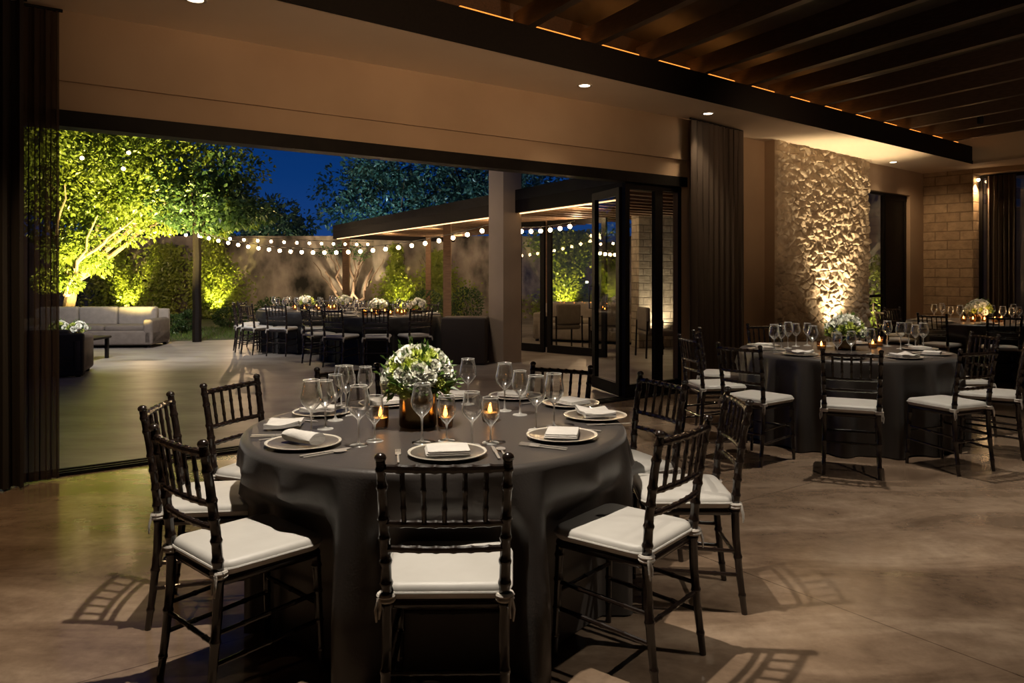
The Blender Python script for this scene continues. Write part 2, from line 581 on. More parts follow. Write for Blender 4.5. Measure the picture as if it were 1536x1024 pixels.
# ------------------------------------------------------------------ plan of the building
CEIL = 3.31
def w1(y):            # the garden-side wall with the wide opening
    return -3.18 + 1.37 * (y - 5.495)
def w2(y):            # the wall beyond the right-hand curtain
    return 1.17 * y - 9.25
def bm_x(y):          # the dark beam that edges the open joists
    return -0.67 + 1.196 * (y - 6.07)
D1 = Vector((1.37, 1)).normalized()       # along wall 1
N1 = Vector((D1.y, -D1.x))                # into the room
D2 = Vector((1.17, 1)).normalized()
N2 = Vector((D2.y, -D2.x))
JD = Vector((0.52, -1)).normalized()      # along the joists, towards the camera
W1a = (w1(3.2), 3.2)
W1o = (w1(5.15), 5.15)                    # left jamb of the opening
W1b = (w1(9.39), 9.39)                    # right jamb
W2a = (w2(9.92), 9.92)
CORN = (7.71, 14.5)
E1 = (8.26, 13.85)
ED = Vector((1, -1.17)).normalized()
EO = Vector((-ED.y, ED.x)) * 1.0          # outwards from the end wall
E9 = (13.3, 13.85 - 1.17 * (13.3 - 8.26))

# ---- floor and ceiling
fl = MB().prism([(W1a[0], W1a[1]), (W1b[0], W1b[1]), W2a, CORN, (CORN[0] + .4, CORN[1] + .3), (E9[0] + 0.6, E9[1] + .5), (13.9, -3.2), (-3.9, -3.2)], -0.12, 0.0)
tag(fl.build('floor', M['floor'], smooth=False), 'polished brown concrete floor inside the room', 'floor', kind='structure')
cl = MB().prism([(W1a[0] - .2, W1a[1]), (W1b[0] - .1, W1b[1] + .2), (W2a[0], W2a[1] + .3), (CORN[0], CORN[1] + .3), (E9[0] + .8, E9[1] + .6), (13.9, -3.2), (-3.9, -3.2)], 3.97, 4.05)
tag(cl.build('ceiling', M['deck'], smooth=False), 'dark boarded ceiling above the open joists', 'ceiling', kind='structure')

# soffit: lowered plaster strip along the walls
BL = (bm_x(2.2), 2.2)
BR_ = (bm_x(13.2), 13.2)
TE = (BR_[0] + JD.x * 11, BR_[1] + JD.y * 11)     # far end of the tray edge
so = MB().prism([BL, BR_, CORN, W2a, W1b, W1a], CEIL, CEIL + 0.05)
so.prism([BR_, TE, (E9[0] + .2, E9[1] - 2.8), E9, E1, CORN], CEIL, CEIL + 0.05)
tag(so.build('ceiling_soffit', M['soffit'], smooth=False), 'lowered beige plaster ceiling border with recessed downlights', 'ceiling', kind='structure')
te = MB().wallseg((BR_[0] - JD.x * .5, BR_[1] - JD.y * .5), TE, CEIL - .001, 3.97, 0.05, 1)
tag(te.build('trim_1', M['soffit'], smooth=False), 'beige plaster edge closing the far end of the joist bay', 'trim', kind='structure')
# closing board behind the beam so the void above the soffit ends
vb = MB().wallseg((BL[0] - .30, BL[1] + .4), (BR_[0] - .30 + D1.x * .8, BR_[1] + .4 + D1.y * .8), CEIL + .05, 3.97, 0.03, 1)
tag(vb.build('trim_2', M['joist'], smooth=False), 'timber board behind the amber lit gap over the beam', 'trim', kind='structure')
be = MB().wallseg(BL, BR_, CEIL + 0.051, 3.605, 0.10, 1)
be.wallseg((BL[0], BL[1]), BR_, CEIL - .004, CEIL + .052, .012, -1)
tag(be.build('ceiling_beam', M['darkwood'], smooth=False), 'long dark wooden beam edging the open joists', 'beam', kind='structure')
ledt = empty('led_strip', 'amber light strip glowing in the gap above the long dark beam', 'light strip')
BD = (Vector(BR_) - Vector(BL)).normalized()
BNv = Vector((-BD.y, BD.x))
a0 = Vector(BL) + BNv * 0.088
a1 = Vector(BR_) + BNv * 0.088 - BD * .15
for k in range(-14, 7):                      # one length of strip in each bay between two joists
    ya, yb = 9.99 + .535 * k + .085, 9.99 + .535 * (k + 1) - .085
    yb = min(yb, 13.0)
    if ya < 2.5 or yb - ya < .1:
        continue
    pa_ = Vector((bm_x(ya), ya)) + BNv * .106
    pb_ = Vector((bm_x(yb), yb)) + BNv * .106
    MB().wallseg(tuple(pa_), tuple(pb_), 3.600, 3.661, .02, 1).build('strip_length', M['led'], ledt, smooth=False)
la = lamp('amber_strip_light', 'AREA', ((BL[0] + BR_[0]) / 2 + BNv.x * .19, (BL[1] + BR_[1]) / 2 + BNv.y * .19, 3.62), 24, (1, .36, .07), size=.04)
la.data.shape = 'RECTANGLE'
la.data.size = (Vector(BR_) - Vector(BL)).length - 1.0
la.data.size_y = .04
la.rotation_euler = (pi, 0, atan2(BD.y, BD.x))

for k in range(-6, 8):
    y = 9.99 + 0.535 * k
    if y > 13.1:
        continue
    p = Vector((bm_x(y), y)) - JD * 0.28
    q = Vector((bm_x(y), y)) + JD * 9.0
    if q.y < -2.9:
        q = p + JD * ((p.y + 2.9) / -JD.y)
    L = (q - p).length
    j = MB().box((0, L / 2, 0.095), (0.085, L, 0.19))
    o = j.build('ceiling_joist', M['joist'], smooth=False, loc=(p.x, p.y, 3.607), rz=atan2(q.y - p.y, q.x - p.x) - pi / 2)
    tag(o, 'dark wooden joist spanning the ceiling, one of a row resting on the long beam', 'joist', 'ceiling joists', 'structure')

# ---- walls
hd = MB()
e1, e2 = W1a, W1b
hd.wallseg(e1, e2, 2.81, CEIL + .05, 0.30, 1)                      # upper field, proud
hd2 = Vector(e1) - N1 * 0.035, Vector(e2) - N1 * 0.035
hd.wallseg(tuple(hd2[0]), tuple(hd2[1]), 2.605, 2.812, 0.25, 1)      # recessed band under it
hd.wallseg(W1a, W1o, 0, 2.81, 0.25, 1)
tag(hd.build('wall_left', M['plaster'], smooth=False), 'beige plaster wall above the wide garden opening', 'wall', kind='structure')
hf = MB()
s1, s2 = Vector(W1o) - N1 * 0.02, Vector(W1b) - N1 * 0.02
hf.wallseg(tuple(s1), tuple(s2), 2.49, 2.606, 0.17, 1)
hf.wallseg(tuple(s1), (s1.x + D1.x * .07, s1.y + D1.y * .07), 0, 2.49, 0.17, 1)
tag(hf.build('door_1', M['blackmetal'], smooth=False), 'black metal head frame across the wide garden opening', 'door frame', kind='structure')
tr = MB()
for off, h in ((0.03, 0.016), (0.10, 0.016), (0.17, 0.016)):
    a = Vector(W1o) - N1 * off
    b = Vector(W1b) - N1 * off
    tr.wallseg(tuple(a), tuple(b), 0.0, h, 0.028, 1)
tr.wallseg(tuple(Vector(W1o) - N1 * .01), tuple(Vector(W1b) - N1 * .01), 0.0, 0.006, 0.21, 1)
tag(tr.build('trim_3', M['blackmetal'], smooth=False), 'dark metal sliding track set in the floor along the opening', 'track', kind='structure')

wb = MB()
wb.wallseg(W1b, W2a, 0, CEIL, 0.2, 1)
dl = Vector((w2(12.97), 12.97))     # door opening in the far wall
dr = Vector((w2(14.12), 14.12))
wb.wallseg(W2a, tuple(dl), 0, CEIL, 0.22, 1)
wb.wallseg(tuple(dl), tuple(dr), 2.86, CEIL, 0.22, 1)
wb.wallseg(tuple(dr), CORN, 0, CEIL, 0.22, 1)
tag(wb.build('wall_back', M['plaster'], smooth=False), 'beige plaster wall around the rough stone pier', 'wall', kind='structure')

we = MB()
L = (Vector(E1) - Vector(CORN)).length
we.box((L / 2, 0.17, CEIL / 2), (L, 0.34, CEIL))
tag(we.build('wall_right', M['blocks'], smooth=False, loc=(CORN[0], CORN[1], 0), rz=atan2(ED.y, ED.x)), 'pier of pale limestone blocks in the far right corner', 'wall', kind='structure')
G0 = Vector(E1) + EO * 0.30
wh = MB()
wh.wallseg(E1, E9, 3.22, CEIL + .05, 0.34, 1)
wh.wallseg((E9[0] - .6, E9[1] + .7), (E9[0] + .6, E9[1] - .7), 0, CEIL, 0.3, 1)
tag(wh.build('wall_right_lintel', M['plaster'], smooth=False), 'plaster lintel over the far right window', 'wall', kind='structure')
rw = MB()
rw.wallseg((13.8, 8.6), (13.8, -3.0), 0, 4.0, 0.1, 1)
rw.wallseg((13.8, -3.0), (-3.6, -3.0), 0, 4.0, 0.1, -1)
rw.wallseg((-3.6, -3.0), (W1a[0], W1a[1]), 0, 4.0, 0.1, -1)
tag(rw.build('wall_front', M['plaster'], smooth=False), 'plain plaster walls behind the viewer', 'wall', kind='structure')
orr = MB()
oa = Vector(E1) + EO * 3.2 - ED * 1.5
ob = Vector(E1) + EO * 3.2 + ED * 9
orr.wallseg(tuple(oa), tuple(ob), 0, 3.6, .2, 1)
tag(orr.build('wall_terrace', M['plaster'], smooth=False), 'dim plaster wall outside the far right window', 'wall', kind='structure')
orf = MB().prism([tuple(Vector(E1) + EO * .34), tuple(Vector(E1) + EO * 3.4), tuple(ob), tuple(Vector(E9) + EO * .3)], 3.45, 3.55)
tag(orf.build('ceiling_terrace', M['deck'], smooth=False), 'dark terrace roof outside the far right window', 'roof', kind='structure')
fb = MB()
fb.wallseg((W1a[0] - .25, W1a[1] + .3), (W1b[0] - .25, W1b[1] + .3), CEIL, 4.6, 0.1, 1)
tag(fb.build('wall_outside', M['plaster'], smooth=False), 'outer face of the wall above the opening', 'wall', kind='structure')


# ---- rough stone pier, split-face relief modelled as geometry
def stone_pier():
    pa, pb = Vector((3.686, 10.85)), Vector((5.89, 12.80))
    L = (pb - pa).length
    H = CEIL
    nx, nz = 230, 270
    def depth(x, zz):
        wx = x + .05 * mnoise.noise(Vector((x * 3.1, zz * 3.7, 4.2)))
        wz = zz + .04 * mnoise.noise(Vector((x * 2.7, zz * 3.3, 8.8)))
        d, pts = mnoise.voronoi(Vector((wx / .17, wz / .105, .5)), distance_metric='DISTANCE', exponent=2.5)
        edge = min(1.0, (d[1] - d[0]) / .22)
        c = pts[0]
        h = mnoise.noise(c * 7.31)
        tx = mnoise.noise(c * 5.17 + Vector((9, 2, 1)))
        tz = mnoise.noise(c * 6.77 + Vector((3, 7, 5)))
        q = .040 + .035 * h + .030 * tx * (wx / .17 - c.x) + .045 * (tz - .25) * (wz / .105 - c.y)
        q += .018 * mnoise.fractal(Vector((x * 11, zz * 11, 2.2)), .9, 2.1, 4)
        q += .02 * mnoise.noise(Vector((x * 1.7, zz * 1.9, 6.1)))
        return max(0.0, q) * (.35 + .65 * edge)
    mb = MB()
    vs, fs = [], []
    for j in range(nz + 1):
        for i in range(nx + 1):
            x, zz = L * i / nx, H * j / nz
            d = depth(x, zz) if 0 < i < nx else 0.0
            vs.append((x, -d - 0.0, zz))
    for j in range(nz):
        for i in range(nx):
            a = j * (nx + 1) + i
            fs.append((a, a + 1, a + nx + 2, a + nx + 1))
    mb.add(vs, fs)
    o = mb.build('wall_stone', M['stone'], smooth=True, sharp=50, loc=(pa.x, pa.y, 0), rz=atan2((pb - pa).y, (pb - pa).x))
    tag(o, 'rough split-face stone pier lit from below', 'stone wall', kind='structure')
    bk = MB()
    bk.box((L / 2, 0.15, H / 2), (L, 0.296, H))
    o2 = bk.build('wall_stone_side', M['plaster'], smooth=False, loc=(pa.x, pa.y, 0), rz=atan2((pb - pa).y, (pb - pa).x))
    tag(o2, 'plaster core carrying the rough stone facing', 'wall', kind='structure')
    return pa, pb


PA, PB = stone_pier()


# ---- glazed leaves and panels
def glazed(name, label, a, b, z0, z1, fw=0.075, th=0.055, kind='structure', cat='door', handle=None, bars=()):
    a, b = Vector(a), Vector(b)
    L = (b - a).length
    rz = atan2(b.y - a.y, b.x - a.x)
    t = empty(name, label, cat, (a.x, a.y, 0), rz, kind=kind)
    f = MB()
    f.box((fw / 2, 0, (z0 + z1) / 2), (fw, th, z1 - z0))
    f.box((L - fw / 2, 0, (z0 + z1) / 2), (fw, th, z1 - z0))
    f.box((L / 2, 0, z1 - fw / 2), (L - 2 * fw, th, fw))
    f.box((L / 2, 0, z0 + 0.07), (L - 2 * fw, th, 0.14))
    for zb in bars:
        f.box((L / 2, 0, zb), (L - 2 * fw, th * .8, 0.045))
    f.build('frame', M['blackmetal'], t, smooth=False)
    MB().box((L / 2, 0, (z0 + .14 + z1 - fw) / 2), (L - 2 * fw + .01, 0.004, z1 - z0 - fw - .14 + .01)).build('glass_pane', M['pane'], t, smooth=False)
    if handle is not None:
        h = MB()
        for sgn in (-1, 1):
            h.tube([(handle, sgn * .02, 1.0), (handle, sgn * .065, 1.0), (handle, sgn * .065, 1.28), (handle, sgn * .02, 1.28)], 0.009, 8)
        h.build('handle', M['brassdoor'], t)
    return t


dj = Vector((w1(8.80), 8.80)) - N1 * 0.11
dm = Vector((w1(9.13), 9.13)) - N1 * 0.11
de = Vector((w1(9.38), 9.38)) - N1 * 0.11
glazed('door_2', 'black framed glass panel fixed beside the open folding leaf', dj, dm, 0.02, 2.485, 0.07)
glazed('door_3', 'narrow black framed glass panel next to the brown curtain', dm, de, 0.02, 2.485, 0.06)
glazed('door_4', 'black framed glass folding leaf standing open towards the patio', dj + Vector((-0.02, 0.06)), Vector((1.03, 9.72)), 0.02, 2.44, 0.09, handle=0.80)
# door in the far wall, right of the stone pier
dm2 = dl + (dr - dl) * 0.50
off = -N2 * 0.10
glazed('door_5', 'slim glass side light beside the dark far door', dl + off, dm2 + off, 0.01, 2.85, 0.035, bars=(1.05,))
t = empty('door_6', 'tall dark door in the far wall right of the stone pier', 'door', (dm2.x + off.x, dm2.y + off.y, 0), atan2((dr - dm2).y, (dr - dm2).x), kind='structure')
LD = (dr - dm2).length
m = MB()
m.box((LD / 2, 0, 1.43), (LD, 0.05, 2.84))
m.box((0.06, -.03, 1.43), (0.09, 0.02, 2.84))
m.box((LD - 0.06, -.03, 1.43), (0.09, 0.02, 2.84))
m.box((LD / 2, -.03, 2.80), (LD, 0.02, 0.10))
m.build('leaf', M['blackmetal'], t, smooth=False)
# far right window
glazed('window_1', 'black framed window in the far right corner behind brown drapes', tuple(G0), tuple(G0 + ED * 2.4), 0.01, 3.22, 0.06, cat='window')
glazed('window_2', 'black framed window further right along the end wall', tuple(G0 + ED * 2.4), tuple(G0 + ED * 6.4), 0.01, 3.22, 0.06, cat='window')


# ---- curtains
def curtain(name, label, a, b, z0, z1, folds, amp, m, seed=1, hem=True):
    a, b = Vector(a), Vector(b)
    L = (b - a).length
    t = empty(name, label, 'curtain', (a.x, a.y, 0), atan2(b.y - a.y, b.x - a.x))
    r = random.Random(seed)
    nx, nz = folds * 10, 12
    ph = [r.uniform(-.5, .5) for _ in range(folds + 2)]
    am = [r.uniform(.65, 1.15) for _ in range(folds + 2)]
    mb = MB()
    vs, fs = [], []
    for j in range(nz + 1):
        z = z0 + (z1 - z0) * j / nz
        fl_ = 1.0 + 0.15 * (1 - j / nz)
        for i in range(nx + 1):
            s = i / nx * folds
            k = int(min(s, folds - 1e-6))
            fr = s - k
            p = ph[k] * (1 - fr) + ph[k + 1] * fr
            aa = am[k] * (1 - fr) + am[k + 1] * fr
            y = amp * aa * fl_ * sin(2 * pi * s + p + 0.25 * sin(z * 1.3 + k))
            x = L * i / nx + 0.012 * sin(4 * pi * s)
            vs.append((x, y, z))
    for j in range(nz):
        for i in range(nx):
            q = j * (nx + 1) + i
            fs.append((q, q + 1, q + nx + 2, q + nx + 1))
    mb.add(vs, fs)
    mb.build('drape', m, t, sharp=0)
    h = MB().tube([(-.02, 0, z1 + .012), (L + .02, 0, z1 + .012)], 0.012, 8)
    h.build('curtain_rail', M['blackmetal'], t)
    return t


cw = Vector((w1(5.372), 5.372)) + N1 * 0.18
M['darkcurtain'] = mat('dark_curtain', (0.035, 0.026, 0.020), (0.024, 0.018, 0.014), 0.9, scale=4, stretch=(6, 6, .3))
curtain('curtain', 'heavy dark brown curtain at the left edge of the opening', cw - D1 * 0.62, cw - D1 * 0.05, 0.012, 3.27, 6, 0.045, M['darkcurtain'], 3)
cw2 = Vector((w1(5.372), 5.372)) + N1 * 0.065
curtain('sheer_curtain', 'half sheer brown curtain hanging beside the heavy left curtain', cw2 - D1 * 0.16, cw2 + D1 * 0.17, 0.012, 3.27, 5, 0.032, M['sheer'], 4)
curtain('curtain', 'brown pleated curtain between the glass doors and the stone pier', (2.13, 9.20), (2.97, 10.0), 0.012, 3.27, 10, 0.045, M['curtain'], 5)
curtain('curtain', 'brown drape at the far right window beside the limestone pier', tuple(G0 + ED * 0.15 - EO * 0.12), tuple(G0 + ED * .62 - EO * 0.12), 0.012, 3.18, 6, 0.04, M['curtain'], 6)
curtain('curtain', 'second brown drape at the right edge of the far window', tuple(G0 + ED * 1.0 - EO * 0.12), tuple(G0 + ED * 2.2 - EO * 0.12), 0.012, 3.18, 10, 0.04, M['curtain'], 7)

# ------------------------------------------------------------------ ceiling lights
def downlight(u, v, label, power, watch=None):
    x, y = at(u, v, CEIL)
    t = empty('recessed_downlight', label, 'ceiling light', (x, y, CEIL), group='soffit downlights')
    MB().lathe([(0.052, -0.001), (0.056, -0.006), (0.074, -0.007), (0.078, -0.001)], 28).build('trim_ring', M['trimring'], t)
    MB().lathe([(0, -0.003), (0.052, -0.003)], 24).build('lens', M['down'], t)
    lamp('downlight_lamp', 'SPOT', (x, y, CEIL - 0.03), power, (1, 0.74, 0.45), (x, y, 0), 0.04, 95, 0.8)
    return t


downlight(293, -1, 'recessed downlight at the top left edge above the opening', 90)
lamp('downlight_lamp', 'SPOT', (-3.15, 4.55, CEIL - .03), 120, (1, .66, .34), (-2.75, 4.3, 0), .04, 70, .8)  # unseen lamp added for the golden pool on the left floor
downlight(877, 128, 'recessed downlight above the middle of the opening wall', 30)
downlight(1062, 170, 'recessed downlight near the top of the pleated right curtain', 35)
downlight(1340, 243, 'recessed downlight above the dark far door', 14)
dx, dy = at(1457, 254, CEIL)


def spot(x, y, label, power, angle=80, z=3.60):
    t = empty('ceiling_spotlight', label, 'spotlight', (x, y, z), group='spotlights over the tables')
    MB().lathe([(0, 0.30), (0.045, 0.30), (0.045, 0.0), (0.040, -0.002), (0.038, 0.17), (0.0, 0.17)], 20).build('housing', M['blackmetal'], t)
    MB().lathe([(0, 0.165), (0.037, 0.165)], 20).build('lens', M['down'], t)
    MB().tube([(0, 0, .30), (0, 0, .37)], 0.012, 8).build('stem', M['blackmetal'], t)
    lamp('table_spot', 'SPOT', (x, y, z - 0.03), power, (1, 0.88, 0.72), (x, y, 0), 0.03, angle, 0.6)


TC1, R1 = (-0.34, 3.54), 0.85
TC2, R2 = (2.98, 6.95), 0.90
TC3, R3 = (6.75, 11.15), 0.95
spot(-.45, 2.86, 'black ceiling spotlight above the nearest round table', 600, 68)
spot(2.74, 5.95, 'black ceiling spotlight above the second round table', 340, 90)
spot(TC3[0], TC3[1], 'black ceiling spotlight above the far right table', 90, 80)
spot(6.6, 5.0, 'black fill spotlight added over the floor right of the second table', 220, 100)  # fill light added to brighten the room around the second table
spot(3.4, 2.4, 'black fill spotlight added above the open floor to the right', 470, 100)  # added off-frame to lift the floor brightness on the right

# accent light on the pier of limestone blocks
t = empty('wall_spotlight', 'small bright lamp at the top of the limestone pier edge', 'wall light', (E1[0] + ED.x * .05 + EO.x * .1, E1[1] + ED.y * .05 + EO.y * .1, 3.14))
MB().lathe([(0, 0.06), (0.03, 0.06), (0.03, 0.0), (0.025, -.002), (0, 0.0)], 16).build('housing', M['trimring'], t)
MB().ball((0, 0, -0.022), 0.028).build('bulb', M['bulb'], t)
lp = lamp('pier_accent', 'SPOT', (E1[0] + ED.x * .07 + EO.x * .1, E1[1] + ED.y * .07 + EO.y * .1, 3.08), 110, (1, 0.62, 0.3), (E1[0] + ED.x * .05 + EO.x * .1, E1[1] + ED.y * .05 + EO.y * .1, 0), 0.02, 110, 0.6)


def uplight(x, y, label, power, target, col=(1, 0.78, 0.30), angle=75, z=0.0, size=0.04, group='garden uplights'):
    t = empty('uplight', label, 'uplight', (x, y, z), group=group)
    MB().lathe([(0, 0), (0.06, 0), (0.055, 0.02), (0.045, 0.1), (0.04, 0.1), (0.038, 0.09), (0, 0.09)], 18).build('housing', M['blackmetal'], t)
    MB().lathe([(0, 0.094), (0.036, 0.094)], 18).build('lens', M['uplens'], t)
    lamp('uplight_lamp', 'SPOT', (x, y, z + 0.13), power, col, target, size, angle, 0.7)
    return t


ux = PA + (PB - PA) * 0.56 + N2 * 0.42
ut = PA + (PB - PA) * 0.56
uplight(ux.x, ux.y, 'small uplight on the floor at the foot of the stone pier', 620, (ut.x, ut.y, 2.7), (1, 0.74, 0.42), 66, group=None)
lamp('pier_fill', 'SPOT', (ux.x + N2.x * .25, ux.y + N2.y * .25,   .12), 120, (1, 0.72, 0.42), (ut.x - N2.x * .1, ut.y - N2.y * .1, 3.0), .04, 95, .9)  # second lamp without fixture, added to spread light across the stone
ux = Vector(CORN).lerp(Vector(E1), .5) - EO * 1.5
lamp('block_fill', 'SPOT', (ux.x, ux.y, 3.28), 60, (1, .66, .36), (CORN[0] + .3, CORN[1] - .3, 1.6), .05, 80, .9)  # unseen lamp added to warm and brighten the limestone blocks

# ------------------------------------------------------------------ chiavari chair
def ringed(p0, p1, r, rings, n=8, mid=None, bulge=1.24, r1=None):
    """turned bamboo-style rod: points and radii with rings"""
    p0, p1 = Vector(p0), Vector(p1)
    r1 = r if r1 is None else r1
    ts = [0.0, 1.0]
    L = (p1 - p0).length
    for q in rings:
        w = 0.006 / L
        ts += [q - 2 * w, q - w, q, q + w, q + 2 * w]
    ts = sorted(t for t in ts if 0 <= t <= 1)
    pts, rad = [], []
    for tt in ts:
        p = p0.lerp(p1, tt)
        if mid is not None:
            p = p + Vector(mid) * (4 * tt * (1 - tt))
        k = 1.0
        for q in rings:
            d = abs(tt - q) * L
            if d < 0.0035:
                k = bulge
            elif d < 0.008:
                k = 1 + (bulge - 1) * .55
        pts.append(p)
        rad.append((r + (r1 - r) * tt) * k)
    return pts, rad


def make_chair():
    t = empty('chiavari_chair', 'x', 'chair')
    cu = MB()
    # cushion: rounded, slightly tapered towards the back
    cu.rbox((0, 0.0, 0.472), (0.405, 0.40, 0.052), 0.055, n=4, puff=0.012)
    cu.v = [(x * (1.0 + 0.10 * (y)), y, z) for x, y, z in cu.v]
    co = cu.build('cushion', M['cushion'], t)
    for z in (0.452, 0.490):
        pass
    pp = []
    for q, (sx, sy) in enumerate(((1, 1), (-1, 1), (-1, -1), (1, -1))):
        for k in range(5):
            a = pi / 2 * q + pi / 2 * k / 4
            pp.append((sx * (0.2025 - .055) + 0.056 * cos(a), sy * (0.2 - .055) + 0.056 * sin(a), 0.472))
    pp.append(pp[0])
    MB().tube([(x * (1 + .1 * y), y, z) for x, y, z in pp], 0.0045, 6, cap=False).build('piping', M['cushion'], co)
    for s in (-1, 1):
        tm = MB()
        for dz in (-0.008, 0.004):
            tm.tube([(s * .180 + 0.023 * cos(a), -.196 + 0.023 * sin(a), 0.462 + dz) for a in [2 * pi * k / 12 for k in range(13)]], 0.0075, 6, cap=False)
        tm.tube([(s * .200, -.215, .462), (s * .208, -.222, .43), (s * .205, -.224, .395)], [0.006, 0.005, 0.003], 6)
        tm.tube([(s * .197, -.217, .462), (s * .194, -.226, .43), (s * .197, -.228, .405)], [0.006, 0.005, 0.003], 6)
        tm.build('cushion_tie', M['tie'], co)
    sf = MB()
    sf.rbox((0, 0, 0.432), (0.385, 0.385, 0.034), 0.03, n=3)
    sf.v = [(x * (1.0 + 0.10 * y), y, z) for x, y, z in sf.v]
    sf.build('seat_frame', M['chair'], t)
    for s in (-1, 1):
        b = MB()
        path = [(s * .182, -.235, 0.0), (s * .180, -.215, .16), (s * .178, -.200, .32), (s * .178, -.195, .45), (s * .181, -.207, .60), (s * .185, -.228, .75), (s * .189, -.252, .885)]
        segs_p, segs_r = [], []
        rr = [0.0125, 0.015, 0.0165, 0.0175, 0.0165, 0.0155, 0.0145]
        rings = [[.5], [.5], [.9], [.35, .8], [.3, .7], [.4, .8]]
        for i in range(6):
            ps, rs = ringed(path[i], path[i + 1], rr[i], rings[i], r1=rr[i + 1])
            segs_p += ps if i == 0 else ps[1:]
            segs_r += rs if i == 0 else rs[1:]
        b.tube(segs_p, segs_r, 10)
        b.ball((s * .1893, -.2535, .895), 0.0185, 10, 6, .8)
        b.build('back_post', M['chair'], t)
        f = MB()
        p, r = ringed((s * .176, .172, .42), (s * .190, .188, 0.0), .0165, [.08, .3, .55, .8], r1=.0115)
        f.tube(p, r, 10)
        f.build('leg', M['chair'], t)
        for z in (.275, .175):
            p, r = ringed((s * .179, -.205, z - .01), (s * .181, .176, z + .012), .0085, [.25, .5, .75])
            MB().tube(p, r, 8).build('stretcher', M['chair'], t)
    p, r = ringed((-.178, .177, .25), (.178, .177, .25), .0085, [.2, .5, .8])
    MB().tube(p, r, 8).build('stretcher', M['chair'], t)
    p, r = ringed((-.179, -.209, .235), (.179, -.209, .235), .0085, [.2, .5, .8])
    MB().tube(p, r, 8).build('stretcher', M['chair'], t)

    def back_y(z):
        return -.195 - .057 * max(0, (z - .45) / .435) ** 1.25
    for nm, z, rad, n in (('top_rail', .862, .0125, 7), ('middle_rail', .692, .0105, 7), ('lower_rail', .612, .0105, 7)):
        hw = .178 + .011 * (z - .45) / .435
        p, r = ringed((-hw, back_y(z), z), (hw, back_y(z), z), rad, [i / n for i in range(1, n)], mid=(0, -.016, 0))
        MB().tube(p, r, 8).build(nm, M['chair'], t)
    for i in range(5):
        f = (i + 1) / 6
        x0 = -.182 + .364 * f
        bow = -.016 * 4 * f * (1 - f)
        p, r = ringed((x0, back_y(.692) + bow, .692), (x0 * 1.03, back_y(.862) + bow, .862), .0078, [.28, .62])
        MB().tube(p, r, 7).build('spindle', M['chair'], t)
    return t


CH = Maker(make_chair())


SEATS = []


def chair(x, y, face, label, group):
    SEATS.append((x, y))
    return CH.put((x, y, 0), radians(face - 90), label, group)


G1, G2, G3, G4 = 'chairs around the nearest table', 'chairs around the second table', 'chairs around the far right table', 'chairs on the patio'
chair(-0.205, 2.545, 91, 'dark chiavari chair in the centre foreground, seen from behind', G1)
chair(-0.955, 2.79, 47, 'dark chiavari chair at the front left of the nearest table', G1)
chair(-1.265, 3.34, 8, 'dark chiavari chair at the left of the nearest table, between two others', G1)
chair(-1.19, 3.83, -22, 'dark chiavari chair at the back left of the nearest table, by the floor track', G1)
chair(-0.80, 4.30, -52, 'dark chiavari chair behind the wine glasses left of the white flowers', G1)
chair(0.165, 4.36, 240, 'dark chiavari chair behind the wine glasses right of the white flowers', G1)
chair(0.555, 3.93, 206, 'dark chiavari chair at the back right of the nearest table, before the open door', G1)
chair(0.755, 3.46, 178, 'dark chiavari chair at the right of the nearest table, side on', G1)
chair(0.425, 2.93, 141, 'dark chiavari chair at the front right of the nearest table', G1)

chair(2.49, 5.68, 67, 'dark chiavari chair in front of the second table, seen from behind', G2)
chair(1.92, 6.03, 38, 'dark chiavari chair at the front left of the second table', G2)
chair(1.77, 6.72, 10, 'dark chiavari chair at the left of the second table beside the glass doors', G2)
chair(2.03, 7.42, -22, 'dark chiavari chair at the back left of the second table before the pleated curtain', G2)
chair(3.25, 5.78, 113, 'dark chiavari chair at the front right of the second table', G2)
chair(3.84, 6.23, 147, 'dark chiavari chair at the right of the second table, nearer the viewer', G2)
chair(4.02, 6.98, 182, 'dark chiavari chair at the right of the second table, further back', G2)
chair(3.55, 7.90, 232, 'dark chiavari chair behind the second table, right of its flowers', G2)
chair(2.75, 8.05, 280, 'dark chiavari chair behind the second table, in front of the stone pier', G2)


